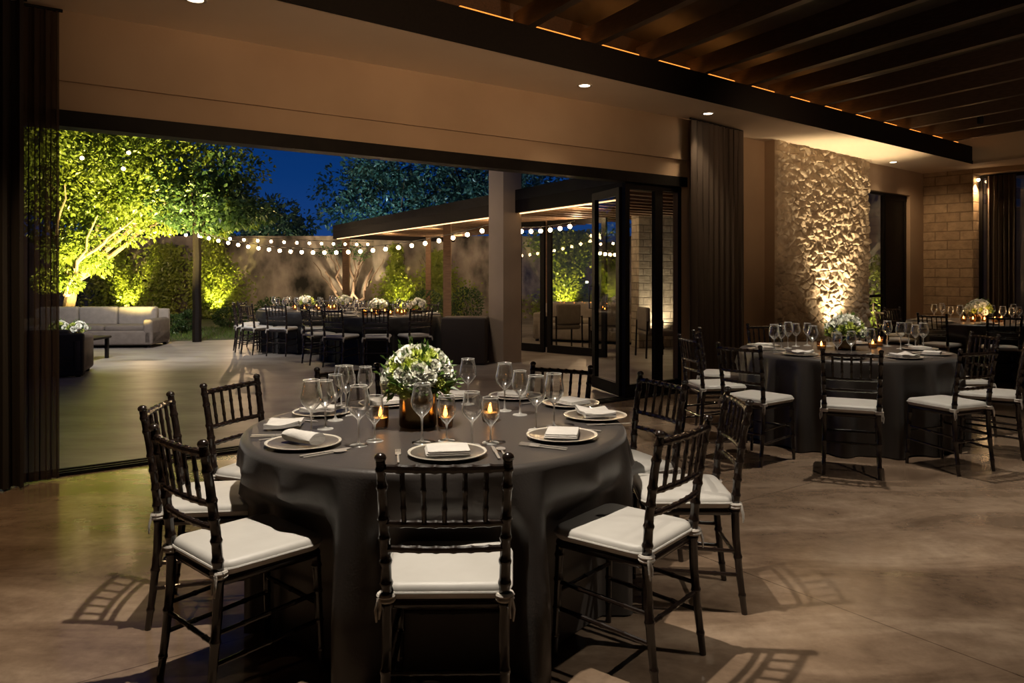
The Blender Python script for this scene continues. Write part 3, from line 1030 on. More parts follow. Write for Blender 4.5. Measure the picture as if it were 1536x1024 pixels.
# ------------------------------------------------------------------ tables
def make_table(x, y, R, label, seed, m, folds=17, seats=()):
    r = random.Random(seed)
    t = empty('banquet_table', label, 'table', (x, y, 0))
    n = 288
    comps = [(folds, 0.036, r.uniform(0, 6)), (folds + 6, 0.013, r.uniform(0, 6)), (folds * 2 + 3, 0.006, r.uniform(0, 6)), (5, 0.012, r.uniform(0, 6))]

    def wave(a):
        s = sum(am * cos(k * a + p + 0.5 * sin(3 * a + p)) for k, am, p in comps)
        return s + 0.6 * abs(s)
    prof = [(0.0, .75), (R * .3, .75), (R * .6, .75), (R * .85, .75), (R * .96, .75), (R * .992, .748), (R * 1.003, .738), (R * 1.008, .72)]
    vs, fs = [], []
    rows = []
    for rad, z in prof[1:]:
        rows.append([(rad * cos(2 * pi * k / n), rad * sin(2 * pi * k / n), z) for k in range(n)])
    for j in range(1, 15):
        f = j / 14
        z = .72 - .712 * f
        amp = min(1.0, f * 1.5) ** 0.8 * 1.35
        row = []
        for k in range(n):
            a = 2 * pi * k / n
            rad = R * 1.008 + .006 * f + wave(a) * amp
            for sx, sy in seats:                     # the skirt gives way where a seat is pushed in
                dx_, dy_ = sx - x, sy - y
                d = sqrt(dx_ * dx_ + dy_ * dy_)
                da = (a - atan2(dy_, dx_) + pi) % (2 * pi) - pi
                if abs(da) < 1.0 and z < .70:
                    side = abs(rad * sin(da))
                    lim = (d - .232) / cos(da) + max(0.0, side - .235) * 1.6 + max(0.0, z - .54) * 2.0
                    rad = min(rad, lim)
            row.append((rad * cos(a), rad * sin(a), z))
        rows.append(row)
    vs.append((0, 0, .75))
    for row in rows:
        vs += row
    for k in range(n):
        fs.append((0, 1 + k, 1 + (k + 1) % n))
    for i in range(len(rows) - 1):
        for k in range(n):
            fs.append((1 + i * n + k, 1 + (i + 1) * n + k, 1 + (i + 1) * n + (k + 1) % n, 1 + i * n + (k + 1) % n))
    MB().add(vs, fs).build('tablecloth', m, t, sharp=0)
    MB().lathe([(0, .715), (R * .985, .715), (R * .985, .742), (0, .742)], 48).build('tabletop', M['darkwood'], t)
    MB().lathe([(0, 0), (.32, 0), (.32, .03), (.06, .06), (.045, .1), (.045, .68), (.2, .715), (0, .715)], 24).build('pedestal', M['blackmetal'], t)
    return t


def near(tc, R):
    return [q for q in SEATS if sqrt((q[0] - tc[0]) ** 2 + (q[1] - tc[1]) ** 2) < R + .5]


make_table(*TC1, R1, 'nearest round table draped to the floor in a charcoal cloth', 2, M['cloth'], seats=near(TC1, R1))
make_table(*TC2, R2, 'second round table in a charcoal cloth before the stone pier', 3, M['cloth'], seats=near(TC2, R2))
for a, lab in [(172, 'dark chair at the left of the far right table by the far door'), (215, 'dark chair at the front left of the far right table'), (250, 'dark chair at the front of the far right table behind the second table'),
               (290, 'dark chair at the front right of the far right table'), (335, 'dark chair at the right of the far right table'), (120, 'dark chair behind the far right table, left of its flowers'), (60, 'dark chair behind the far right table, right of its flowers')]:
    chair(TC3[0] + 1.12 * cos(radians(a)), TC3[1] + 1.12 * sin(radians(a)), a + 180, lab, G3)
make_table(*TC3, R3, 'far right round table in a dark cloth before the limestone pier', 4, M['cloth'], seats=near(TC3, R3))
TC4, R4 = (-3.80, 14.85), 1.05
TC5, R5 = (-2.15, 13.0), 0.95
for tc, R, nm, angs in ((TC4, R4, 'left', (176, 204, 231, 258, 284)), (TC5, R5, 'right', (214, 244, 274, 304))):
    order = ['first', 'second', 'third', 'fourth', 'fifth']
    for i, a in enumerate(angs):
        d = R + .16 if a > 200 else R + .12
        chair(tc[0] + d * cos(radians(a)), tc[1] + d * sin(radians(a)), a + 180, f'dark patio chair with white seat, {order[i]} from the left along the {nm} patio table', G4)
    for i, a in enumerate((62, 96, 128)):
        d = R + .16
        chair(tc[0] + d * cos(radians(a)), tc[1] + d * sin(radians(a)), a + 180, f'dark patio chair behind the {nm} patio table, {order[i]} from the right', G4)
make_table(*TC4, R4, 'round patio table in black cloth, further left on the patio', 5, M['patiocloth'], seats=near(TC4, R4))
make_table(*TC5, R5, 'round patio table in black cloth, nearer the square column', 6, M['patiocloth'], seats=near(TC5, R5))

TZ = 0.7512


# ---- wine glasses
def make_glass(name, cat, h, rb, rr, stem, n=20, fat=0.4):
    prof = [(0, .0035), (.010, .0035), (.0345, .0015), (.0355, .0), (.0345, -.0002)]
    p = [(.0355, .0), (.034, .0025), (.012, .006), (.0052, .014), (.0038, .03), (.0036, stem * .75), (.0048, stem * .95), (.010, stem + .004)]
    for k in range(1, 11):
        f = k / 10
        if f < fat:
            g = sin(pi / 2 * f / fat)
            r = .010 + (rb - .010) * g
        else:
            g = (f - fat) / (1 - fat)
            r = rb + (rr - rb) * (g * g * (3 - 2 * g))
        z = stem + .004 + (h - stem - .004) * (f ** 1.0)
        p.append((r, z))
    t = empty(name, 'x', cat)
    bw = p[8 - 1:]
    inner = [(max(r - .0014, .0005), z + (.002 if i == 0 else 0)) for i, (r, z) in enumerate(bw)]
    MB().lathe(bw + inner[::-1], n).build('bowl', M['glass'], t, sharp=0)
    lip = [(rr * cos(2 * pi * k / n), rr * sin(2 * pi * k / n), h) for k in range(n + 1)]
    MB().tube(lip, .0013, 5, cap=False).build('rim', M['stemglass'], t, sharp=0)
    MB().lathe([(0, .001)] + p[:8], n).build('stem', M['stemglass'], t, sharp=60)
    return t


GL = {'L': Maker(make_glass('wine_glass', 'glass', .240, .046, .034, .105, fat=.42)),
      'M': Maker(make_glass('wine_glass', 'glass', .215, .041, .031, .095, fat=.42)),
      'S': Maker(make_glass('water_goblet', 'glass', .185, .038, .033, .070, fat=.45))}


def glass(u, v, k, label, group):
    x, y = at(u, v, TZ)
    return GL[k].put((x, y, TZ), random.uniform(0, 6), label, group)


GG = 'glasses on the nearest table'
for u, v, k, lab in [
    (467, 655, 'L', 'large wine glass furthest left on the nearest table'),
    (488, 643, 'M', 'medium wine glass just behind the leftmost glass of the nearest table'),
    (503, 630, 'M', 'wine glass third from the left on the nearest table'),
    (519, 622, 'L', 'wine glass in the middle of the crowded left cluster on the nearest table'),
    (548, 613, 'M', 'wine glass at the back of the left cluster near the amber candle'),
    (512, 611, 'M', 'furthest wine glass of the left cluster before a chair back'),
    (538, 668, 'L', 'large wine glass standing alone in front of the left cluster'),
    (562, 661, 'S', 'small goblet beside the large front glass, left of the first candle'),
    (633, 664, 'L', 'wine glass standing in front of the brass flower vase'),
    (670, 661, 'S', 'small goblet in front of the middle candle'),
    (708, 668, 'M', 'wine glass left of the pair before the right candle'),
    (736, 664, 'S', 'small goblet in front of the right candle'),
    (757, 616, 'L', 'tall wine glass right behind the right candle'),
    (780, 622, 'M', 'wine glass second in the right cluster of the nearest table'),
    (804, 645, 'L', 'large wine glass nearest the viewer in the right cluster'),
    (831, 640, 'L', 'wine glass furthest right on the nearest table'),
    (702, 606, 'L', 'wine glass just right of the white flowers at the back'),
]:
    glass(u, v, k, lab, GG)


# ---- plates, napkins, cutlery
def make_plate(name, cat, m1, m2, R):
    t = empty(name, 'x', cat)
    MB().lathe([(0, .004), (R * .60, .004), (R * .66, .007), (R * .95, .014), (R * .95, .011), (R * .64, .0), (0, .0)], 40).build('dish', m1, t, sharp=50)
    MB().lathe([(R * .93, .0135), (R * .96, .0165), (R, .0165), (R * 1.004, .014), (R * .97, .0115), (R * .93, .0115)], 40).build('rim', m2, t, sharp=60)
    return t


PL = Maker(make_plate('charger_plate', 'plate', M['plate'], M['platerim'], .150))
PD = Maker(make_plate('dark_plate', 'plate', M['darkplate'], M['platerim'], .145))


def make_napkin(kind):
    t = MB()
    if kind == 'fold':       # folded rectangle with layers
        for i in range(3):
            t.rbox((0.001 * i, -.001 * i, .005 + .0065 * i), (.168 - .004 * i, .140 - .003 * i, .0066), .008, n=3, puff=.002 if i == 2 else 0)
    elif kind == 'roll':     # loose roll
        n, m = 18, 10
        vs, fs = [], []
        for i in range(m + 1):
            x = -.085 + .17 * i / m
            for k in range(n):
                a = 2 * pi * k / n
                rr = .030 * (1 + .06 * sin(3 * a + i * .4))
                vs.append((x, rr * 1.35 * cos(a), .0235 + rr * .78 * sin(a)))
        for i in range(m):
            for k in range(n):
                fs.append((i * n + k, i * n + (k + 1) % n, (i + 1) * n + (k + 1) % n, (i + 1) * n + k))
        fs.append(tuple(range(n - 1, -1, -1)))
        fs.append(tuple(range(m * n, (m + 1) * n)))
        t.add(vs, fs)
    else:                    # soft square, one corner lifted
        n = 12
        for lay in range(2):
            vs, fs = [], []
            for j in range(n + 1):
                for i in range(n + 1):
                    a, b = i / n - .5, j / n - .5
                    z = .0165 + .009 * lay + .006 * sin(a * 7 + lay) * cos(b * 5) + .012 * max(0, a + b) ** 1.5
                    vs.append((a * .17, b * .15, z))
            fs += [(j * (n + 1) + i, j * (n + 1) + i + 1, (j + 1) * (n + 1) + i + 1, (j + 1) * (n + 1) + i) for j in range(n) for i in range(n)]
            k = len(vs)
            vs += [(x, y, z - .009) for x, y, z in vs]
            fs += [tuple(k + q for q in f[::-1]) for f in fs]
            edge = [i for i in range(n + 1)] + [(j + 1) * (n + 1) + n for j in range(n)] + [n * (n + 1) + n - 1 - i for i in range(n)] + [(n - 1 - j) * (n + 1) for j in range(n - 1)]
            for q in range(len(edge)):
                e0, e1_ = edge[q], edge[(q + 1) % len(edge)]
                fs.append((e1_, e0, e0 + k, e1_ + k))
            t.add(vs, fs)
    o = t.build('napkin', M['napkin'])
    return tag(o, 'x', 'napkin')


NP = {k: Maker(make_napkin(k)) for k in ('fold', 'roll', 'soft')}


def make_cutlery(kind):
    t = MB()
    if kind == 'fork':
        t.rbox((0, -.045, .004), (.0085, .125, .0035), .003, n=2)
        t.rbox((0, .035, .0045), (.022, .045, .003), .007, n=2)
        for i in range(4):
            t.rbox((-.0087 + .0058 * i, .078, .005), (.0032, .046, .0025), .001, n=2)
    elif kind == 'knife':
        t.rbox((0, -.055, .004), (.011, .10, .005), .004, n=2)
        t.add([(-.007, -.004, .003), (.008, -.004, .003), (.009, .09, .003), (.001, .118, .003), (-.006, .10, .003),
               (-.007, -.004, .006), (.008, -.004, .0045), (.009, .09, .004), (.001, .118, .004), (-.006, .10, .006)],
              [(4, 3, 2, 1, 0), (5, 6, 7, 8, 9), (0, 1, 6, 5), (1, 2, 7, 6), (2, 3, 8, 7), (3, 4, 9, 8), (4, 0, 5, 9)])
    else:
        t.rbox((0, -.04, .004), (.0075, .125, .0035), .003, n=2)
        vs, fs, n = [], [], 14
        for k in range(n):
            a = 2 * pi * k / n
            vs.append((.019 * cos(a), .050 + .028 * sin(a), .007))
        vs.append((0, .05, .001))
        vs += [(x, y, z - .0015) for x, y, z in vs[:n]] + [(0, .05, -.0005 + .0008)]
        for k in range(n):
            fs.append((k, (k + 1) % n, n))
            fs.append((n + 1 + (k + 1) % n, n + 1 + k, 2 * n + 1))
            fs.append((k, n + 1 + k, n + 1 + (k + 1) % n, (k + 1) % n))
        t.add(vs, fs)
    return tag(t.build(kind, M['silver']), 'x', kind)


CT = {k: Maker(make_cutlery(k)) for k in ('fork', 'knife', 'spoon')}


def setting(tc, x, y, what, nk='fold', plate=True, dark=False, pieces=('fork', 'knife'), table='nearest', turn=0.0, nr=0.0):
    a = atan2(tc[1] - y, tc[0] - x)           # from the guest towards the centre
    rz = a - pi / 2 + turn
    ry = Vector((cos(a + turn), sin(a + turn)))
    rx = Vector((ry.y, -ry.x))
    z = TZ
    if plate:
        (PD if dark else PL).put((x, y, z), rz, f'round {"dark" if dark else "pale rimmed pewter"} plate {what}', f'plates on the {table} table')
        z += .0095
    if nk:
        NP[nk].put((x, y, z), rz + nr, {'fold': 'neatly folded', 'roll': 'rolled', 'soft': 'softly folded'}[nk] + f' pale linen napkin {what}', f'napkins on the {table} table')
    spots = {'fork': [-.185, -.212], 'knife': [.185, .240], 'spoon': [.212, .26]}
    cnt = {}
    for pc in pieces:
        i = cnt.get(pc, 0)
        cnt[pc] = i + 1
        p = Vector((x, y)) + rx * spots[pc][i] - ry * .01 * i
        if (p - Vector(tc)).length > (R1 if table == 'nearest' else R2) - .07:
            p = Vector(tc) + (p - Vector(tc)).normalized() * ((R1 if table == 'nearest' else R2) - .09)
        side = 'inner ' if i == 0 and pieces.count(pc) > 1 else ('outer ' if i else '')
        CT[pc].put((p.x, p.y, TZ), rz, f'{side}silver {pc} beside the setting {what}', f'cutlery on the {table} table')


setting(TC1, *at(671, 682, TZ), 'before the centre foreground chair', 'fold', pieces=('fork', 'knife', 'spoon'))
setting(TC1, *at(843, 656, TZ), 'before the front right chair of the nearest table', 'fold', pieces=('fork', 'fork', 'knife'), nr=.35)
setting(TC1, *at(893, 626, TZ), 'before the right chair of the nearest table', 'soft')
setting(TC1, *at(856, 607, TZ), 'before the back right chair of the nearest table', 'fold', pieces=('knife',))
setting(TC1, *at(773, 596, TZ), 'behind the right cluster of wine glasses', 'fold', pieces=())
setting(TC1, *at(676, 596, TZ), 'at the back of the nearest table right behind the flowers', 'fold', pieces=())
setting(TC1, *at(455, 667, TZ), 'before the front left chair of the nearest table', 'roll', pieces=('fork', 'knife', 'spoon'), nr=.25)
setting(TC1, -1.02, 3.47, 'before the left chair of the nearest table', 'soft', plate=False, pieces=('fork', 'knife', 'spoon'))
setting(TC1, -0.93, 3.80, 'before the back left chair of the nearest table', 'soft', dark=True, pieces=('fork', 'knife'))
setting(TC1, -0.66, 4.06, 'behind the left cluster of wine glasses', 'fold', dark=True, pieces=())


# ---- candles
def make_votive(R, H):
    t = empty('votive_candle', 'x', 'candle')
    MB().lathe([(0, .002), (R * .86, .002), (R * .92, .006), (R, H * .35), (R, H), (R * .95, H), (R * .94, H * .35), (R * .86, .009), (0, .008)], 22).build('glass_cup', M['votive'], t, sharp=50)
    MB().lathe([(0, .010), (R * .82, .010), (R * .84, H * .50), (R * .3, H * .47), (0, H * .47)], 18).build('wax', M['wax'], t, sharp=50)
    MB().lathe([(0, H * .48), (.007, H * .54), (.0105, H * .62), (.0075, H * .80), (0, H * 1.0)], 10).build('flame', M['flame'], t, sharp=0)
    return t


VO = Maker(make_votive(.036, .095))
VO2 = Maker(make_votive(.040, .080))
VL = []


def votive(u, v, label, group, mk=VO, p=2.0, tall=.095):
    x, y = at(u, v, TZ)
    mk.put((x, y, TZ), random.uniform(0, 6), label, group)
    if p:
        lamp('candle_light', 'POINT', (x, y, TZ + tall * .70), p, (1, 0.55, 0.2), size=0.007)


votive(571, 642, 'lit amber glass candle left of the brass vase', 'candles on the nearest table', p=2.8)
votive(668, 641, 'lit amber glass candle just right of the brass vase', 'candles on the nearest table', p=2.8)
votive(735, 631, 'lit glass candle among the wine glasses right of the vase', 'candles on the nearest table', VO2, 2.8, .08)


# ---- flower arrangements
def bloom_mesh(kind):
    mb = MB()
    r = random.Random(11 if kind == 'w' else 12)
    layers = [(0.050, 8, .10), (0.047, 8, .45), (0.042, 7, .80), (0.034, 6, 1.05), (.024, 5, 1.25), (.014, 3, 1.42)] if kind == 'w' else [(.040, 9, .2), (.038, 8, .6), (.032, 8, 1.0), (.022, 6, 1.3)]
    for Rr, n, el in layers:
        for k in range(n):
            a = 2 * pi * k / n + r.uniform(-.2, .2)
            e = el + r.uniform(-.12, .12)
            d = Vector((cos(a) * cos(e), sin(a) * cos(e), sin(e)))
            s = Vector((-sin(a), cos(a), 0))
            up = d.cross(s) * -1
            w = Rr * (.78 if kind == 'w' else .40)
            p0 = d * (Rr * .12)
            vs = []
            for i in range(4):
                f = i / 3
                wd = w * (0.45, 0.95, 1.0, 0.68)[i]
                c = p0 + d * Rr * f * .95 + up * (Rr * .26 * sin(f * pi * .8) - Rr * .02 * f)
                for q in (-1, 0, 1):
                    vs.append(c + s * wd * q * .6 + up * (-Rr * .1 if q == 0 else Rr * .05))
            fs = []
            for i in range(3):
                for q in range(2):
                    b = i * 3 + q
                    fs.append((b, b + 1, b + 4, b + 3))
            mb.add(vs, fs)
    return mb


def make_arrangement(rad, h, vr, vh, nb, seed, leaves=320, vase_mat=None, bs=1.0):
    r = random.Random(seed)
    t = empty('flower_arrangement', 'x', 'flowers')
    MB().lathe([(0, 0), (vr * .95, 0), (vr, .006), (vr, vh), (vr * .95, vh), (vr * .94, .012), (0, .012)], 32).build('vase', vase_mat or M['vase'], t, sharp=50)
    fo = MB()
    c = Vector((0, 0, vh + h * .25))
    for _ in range(leaves):
        a, e = r.uniform(0, 2 * pi), r.uniform(-.45, 1.45)
        d = Vector((cos(a) * cos(e), sin(a) * cos(e), sin(e) * .9))
        p = c + Vector((d.x * rad, d.y * rad, d.z * h * .78)) * r.uniform(.40, .84)
        fo.leaf(p, (d + Vector((r.uniform(-.6, .6), r.uniform(-.6, .6), r.uniform(-.2, .7)))), d, r.uniform(.04, .075), r.uniform(.018, .032))
    for _ in range(26):
        a, e = r.uniform(0, 2 * pi), r.uniform(-.3, 1.5)
        d = Vector((cos(a) * cos(e), sin(a) * cos(e), sin(e)))
        p = c + Vector((d.x * rad, d.y * rad, d.z * h * .8)) * .9
        q = p + d * r.uniform(.015, .045)
        fo.tube([c, p, q], [.002, .0018, .001], 4)
        fo.leaf(q, d, Vector((d.y, -d.x, .3)), .03, .014)
    fo.build('foliage', M['arrleaf'], t, smooth=False)
    wm = bloom_mesh('w').build('flower', M['petal'], t, sharp=0)
    lm = bloom_mesh('l').build('flower', M['lime'], t, sharp=0)
    k = 0
    ga = pi * (3 - sqrt(5))
    for i in range(nb):
        e = math.asin(min(1, max(-1, 0.98 - 1.16 * (i + .5) / nb)))
        a = ga * i + seed
        d = Vector((cos(a) * cos(e), sin(a) * cos(e), sin(e)))
        p = c + Vector((d.x * rad * .84, d.y * rad * .84, d.z * h * .70))
        src = lm if (i % 5 in (2, 4) and r.random() < .75 or e < .1 and i % 2) else wm
        if i == 0:
            o = wm
        elif i == 2:
            o = lm
        else:
            o = src.copy()
            COL.objects.link(o)
            o.parent = t
        o.location = p
        o.rotation_euler = d.to_track_quat('Z', 'Y').to_euler()
        sc = r.uniform(.8, 1.2) * bs
        o.scale = (sc, sc, sc)
    return t


def arr(u, v, mk, label):
    x, y = at(u, v, TZ)
    return mk.put((x, y, TZ), 0.4, label, 'flower centrepieces')


arr(627, 638, Maker(make_arrangement(.172, .205, .085, .150, 52, 1, 520, bs=.80)), 'white and lime flowers in a brass vase on the nearest table')
A2 = Maker(make_arrangement(.180, .19, .09, .11, 34, 2, 260, bs=.95))
arr(1268, 524, A2, 'white and green flowers on the second table before the stone pier')
A2.put((TC3[0] - .02, TC3[1], TZ), 1.3, 'white flowers on the far right table', 'flower centrepieces')

# ---- second table settings
G2g = 'glasses on the second table'
for u, v, k, lab in [
    (1161, 527, 'L', 'leftmost wine glass on the second table'),
    (1172, 524, 'M', 'wine glass second from the left on the second table'),
    (1182, 522, 'L', 'wine glass third from the left on the second table'),
    (1194, 519, 'M', 'wine glass fourth from the left on the second table'),
    (1211, 518, 'M', 'wine glass fifth from the left on the second table, far side'),
    (1219, 530, 'L', 'wine glass in front of the left candle of the second table'),
    (1243, 519, 'M', 'wine glass half hidden behind the left candle of the second table'),
    (1256, 533, 'S', 'small goblet in front of the flowers of the second table, left one'),
    (1277, 536, 'M', 'wine glass in front of the flowers of the second table, right one'),
    (1306, 531, 'M', 'wine glass in front of the right candles of the second table'),
    (1331, 519, 'L', 'tall wine glass right of the candles on the second table'),
    (1351, 523, 'L', 'broad wine glass fourth from the right on the second table'),
    (1363, 517, 'M', 'wine glass third from the right on the second table'),
    (1373, 522, 'M', 'wine glass second from the right on the second table'),
    (1385, 524, 'L', 'rightmost wine glass on the second table'),
]:
    glass(u, v, k, lab, G2g)
votive(1232, 525, 'lit candle left of the flowers on the second table', 'candles on the second table', VO2, 1.2, .08)
votive(1309, 522, 'lit candle just right of the flowers on the second table', 'candles on the second table', VO2, 1.2, .08)
votive(1319, 519, 'second lit candle right of the flowers on the second table', 'candles on the second table', VO, 1.2, .08)
for a, what, nk, pcs in [(218, 'before the front left chair of the second table', 'soft', ('fork', 'knife')),
                         (180, 'before the left chair of the second table', 'fold', ('knife',)),
                         (150, 'before the back left chair of the second table', 'fold', ()),
                         (249, 'before the front chair of the second table', 'fold', ('fork', 'knife')),
                         (287, 'before the front right chair of the second table', 'soft', ('fork', 'knife')),
                         (325, 'before the nearer right chair of the second table', 'fold', ('fork',)),
                         (2, 'before the further right chair of the second table', 'fold', ()),
                         (60, 'behind the rightmost glasses of the second table', 'fold', ())]:
    setting(TC2, TC2[0] + .70 * cos(radians(a)), TC2[1] + .70 * sin(radians(a)), what, nk, dark=(a in (218, 287)), pieces=pcs, table='second')

# ---- far right table
for i in range(14):
    a = radians(15 + i * 25.0)
    rr = .48 if i % 2 else .60
    GL['LMS'[i % 2]].put((TC3[0] + rr * cos(a), TC3[1] + rr * sin(a), TZ), 0, 'wine glass in the ring of glasses on the far right table', 'glasses on the far right table')
for i in range(6):
    a = radians(190 + i * 30)
    VO2.put((TC3[0] + .27 * cos(a), TC3[1] + .27 * sin(a), TZ), 0, 'small glowing candle at the flowers of the far right table', 'candles on the far right table')
lamp('candle_light', 'POINT', (TC3[0] - .1, TC3[1] - .33, TZ + .14), 3.0, (1, 0.6, 0.28), size=0.05)
for i, a in enumerate((165, 205, 245, 285)):
    x, y = TC3[0] + .76 * cos(radians(a)), TC3[1] + .76 * sin(radians(a))
    PL.put((x, y, TZ), radians(a + 90), 'pale plate at the rim of the far right table', 'plates on the far right table')
    NP['fold'].put((x, y, TZ + .009), radians(a + 90), 'pale napkin at the rim of the far right table', 'napkins on the far right table')
# ------------------------------------------------------------------ patio and garden
pt = MB().prism([(W1a[0] - 8, W1a[1] - 1), (W1a[0], W1a[1] + .02), (W1b[0], W1b[1] + .02), (W2a[0], W2a[1] + .02), (CORN[0] + 6, CORN[1] + .2), (16, 26), (-1.5, 26), (-4.0, 17.6), (-8.5, 16.0), (-18, 14)], -0.12, -0.004)
tag(pt.build('floor_patio', M['patio'], smooth=False), 'grey stone patio outside the opening', 'patio', kind='structure')
lw = MB().prism([(-18, 14), (-8.5, 16.0), (-4.0, 17.6), (-1.5, 26), (-1.5, 32), (-20, 32)], -0.12, -0.006)
tag(lw.build('ground_lawn', M['soil'], smooth=False), 'green lawn strip beyond the patio', 'ground', kind='structure')
gr = MB()
rg = random.Random(3)
for _ in range(9000):
    y = rg.uniform(16.0, 20.5)
    x = rg.uniform(-11, -3.2)
    if y < 16.0 + (x + 8.5) * .36 + .05 and x > -8.5:
        continue
    a = rg.uniform(0, 6.28)
    d = Vector((cos(a) * .35, sin(a) * .35, 1))
    gr.leaf(Vector((x, y, -.005)), d, Vector((cos(a + 1.5), sin(a + 1.5), 0)), rg.uniform(.05, .1), .012)
tag(gr.build('grass', M['grass'], smooth=False), 'short green grass between the patio and the garden wall', 'grass', kind='stuff')

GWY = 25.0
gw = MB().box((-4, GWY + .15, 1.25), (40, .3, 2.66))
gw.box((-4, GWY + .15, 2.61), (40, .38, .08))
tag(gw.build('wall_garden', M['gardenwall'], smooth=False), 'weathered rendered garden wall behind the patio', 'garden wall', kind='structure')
# added stone wall, standing in for a reflection in the fixed panels
sw = MB().box((0, 0, 1.6), (3.2, .3, 3.2))
tag(sw.build('wall_added_stone', M['rawstone'], smooth=False, loc=(3.9, 15.6, 0), rz=radians(20)), 'pale stone wall added behind the glass doors for a reflection', 'garden wall', kind='structure')
uplight(2.85, 14.75, 'added uplight brightening the stand-in stone wall', 170, (3.1, 15.3, 2.4), (1, .82, .55), 90)  # added with the stand-in wall to make it bright

# square column at the edge of the patio roof
t = MB().prism([(-0.139, 12.37), (0.151, 12.57), (-0.089, 12.82), (-0.379, 12.62)], 0, 3.3)
tag(t.build('column', M['columnp'], smooth=False), 'square rendered column on the patio', 'column', kind='structure')

# ---- pavilion
EA, EB = Vector((1.45, 9.95)), Vector((-5.05, 21.8))
PV = Vector((1.37, 1)).normalized()
EDr = (EB - EA).normalized()
DW = 4.0
t = empty('pavilion', 'open sided pavilion with dark flat roof beyond the column', 'pavilion', (EA.x, EA.y, 0))


def pv(p):
    return (p[0] - EA.x, p[1] - EA.y)


q = [EA, EB, EB + PV * DW, EA + PV * DW]
EAi = [EA + PV * .0, EB, EB + PV * DW, EA + PV * DW]
MB().prism([pv(p) for p in q], 2.62, 2.78).build('roof', M['roofmetal'], t, smooth=False)
fa = MB()
fa.wallseg(pv(EA), pv(EB), 2.42, 2.79, .05, -1)
fa.wallseg(pv(EB), pv(EB + PV * DW), 2.42, 2.79, .05, -1)
fa.build('fascia', M['darkwood'], t, smooth=False)
sl = MB()
n = 34
for i in range(n):
    p = EA.lerp(EB, (i + .5) / n) + PV * .06
    sl.wallseg(pv(p), pv(p + PV * (DW - .1)), 2.55, 2.62, .12, 1)
sl.build('ceiling_slats', M['warmwood'], t, smooth=False)
ls = MB()
a, b = EA + PV * .09 + EDr * .1, EB + PV * .09 - EDr * .1
ls.wallseg(pv(a), pv(b), 2.405, 2.421, .03, -1)
ls.build('light_strip', M['ledw'], t, smooth=False)
for k, (f, dpt, w) in enumerate(((.965, .25, .17), (.50, .55, .16), (.985, 3.0, .15), (.55, 3.6, .15))):
    p = EA.lerp(EB, f) + PV * dpt
    MB().prism([pv((p.x - w / 2, p.y - w / 2)), pv((p.x + w / 2, p.y - w / 2)), pv((p.x + w / 2, p.y + w / 2)), pv((p.x - w / 2, p.y + w / 2))], 0, 2.6).build('post', M['warmwood'], t, smooth=False)
for f in (.2, .45, .7, .92):
    p = EA.lerp(EB, f) + PV * 1.4
    lamp('pavilion_light', 'POINT', (p.x, p.y, 2.40), 26, (1, .66, .34), size=.02)

lamp('lounge_fill', 'POINT', (1.3, 15.6, 2.3), 45, (1, .68, .38), size=.02)  # lamp without fixture, added to brighten the lounge
# glazed screen of the pavilion seen between the column and the open leaf
ga, gb = Vector((.10, 14.6)), Vector((.60, 14.16))
glazed('glass_screen', 'black framed glass screen right of the column, narrow bay', ga, gb, 0.0, 2.40, .09, kind='thing', cat='glass screen')
glazed('glass_screen', 'black framed glass screen before the lounge, wide bay', gb + Vector((.055, -.05)), Vector((1.62, 13.26)), 0.0, 2.40, .09, kind='thing', cat='glass screen')

# ---- buffet
t = MB().rbox((0, 0, .375), (.72, .55, .74), .03, n=3)
o = t.build('buffet_table', M['browncloth'], loc=(-.75, 12.44, 0), rz=radians(-4))
tag(o, 'box shaped buffet table in brown cloth left of the column', 'table')

# ---- patio table settings
GP = 'glasses on the patio tables'
for (tc, R, nm, ng) in ((TC4, R4, 'left patio table', 20), (TC5, R5, 'right patio table', 20)):
    for i in range(ng):
        a = 2 * pi * i / ng + .1
        rr = R * (.56, .72, .64)[i % 3]
        if abs(a - (.44 if tc == TC5 else .18)) < .5 or a > 6.1:
            continue
        GL['LMS'[i % 2]].put((tc[0] + rr * cos(a), tc[1] + rr * sin(a), TZ), 0, f'wine glass among the ring of glasses on the {nm}', 'glasses on the ' + nm)
    for i in range(9):
        a = 2 * pi * i / 9 + .3
        rr = R * .36
        VO2.put((tc[0] + rr * cos(a), tc[1] + rr * sin(a), TZ), 0, f'small lit candle around the flowers of the {nm}', 'candles on the ' + nm)
    for i in range(8):
        a = 2 * pi * i / 8 + .15
        x, y = tc[0] + R * .84 * cos(a), tc[1] + R * .84 * sin(a)
        PL.put((x, y, TZ), a, f'pale plate at the rim of the {nm}', 'plates on the ' + nm)
        NP['fold'].put((x, y, TZ + .009), a, f'pale folded napkin at the rim of the {nm}', 'napkins on the ' + nm)
    lamp('candle_light', 'POINT', (tc[0], tc[1] - .25, TZ + .50), 16, (1, .72, .42), size=.03)
A3 = Maker(make_arrangement(.17, .16, .08, .09, 14, 3, 160))
A3.put((TC4[0] - .15, TC4[1], TZ), 0, 'white flowers in the middle of the left patio table', 'flower centrepieces')
A3.put((TC5[0] - .1, TC5[1], TZ), 1, 'white flowers in the middle of the right patio table', 'flower centrepieces')
A3.put((TC5[0] + .52, TC5[1] + .25, TZ), 2, 'smaller white flowers near the right rim of the right patio table', 'flower centrepieces')
A3.put((TC4[0] + .55, TC4[1] + .1, TZ), 2, 'white flowers near the right rim of the left patio table', 'flower centrepieces')

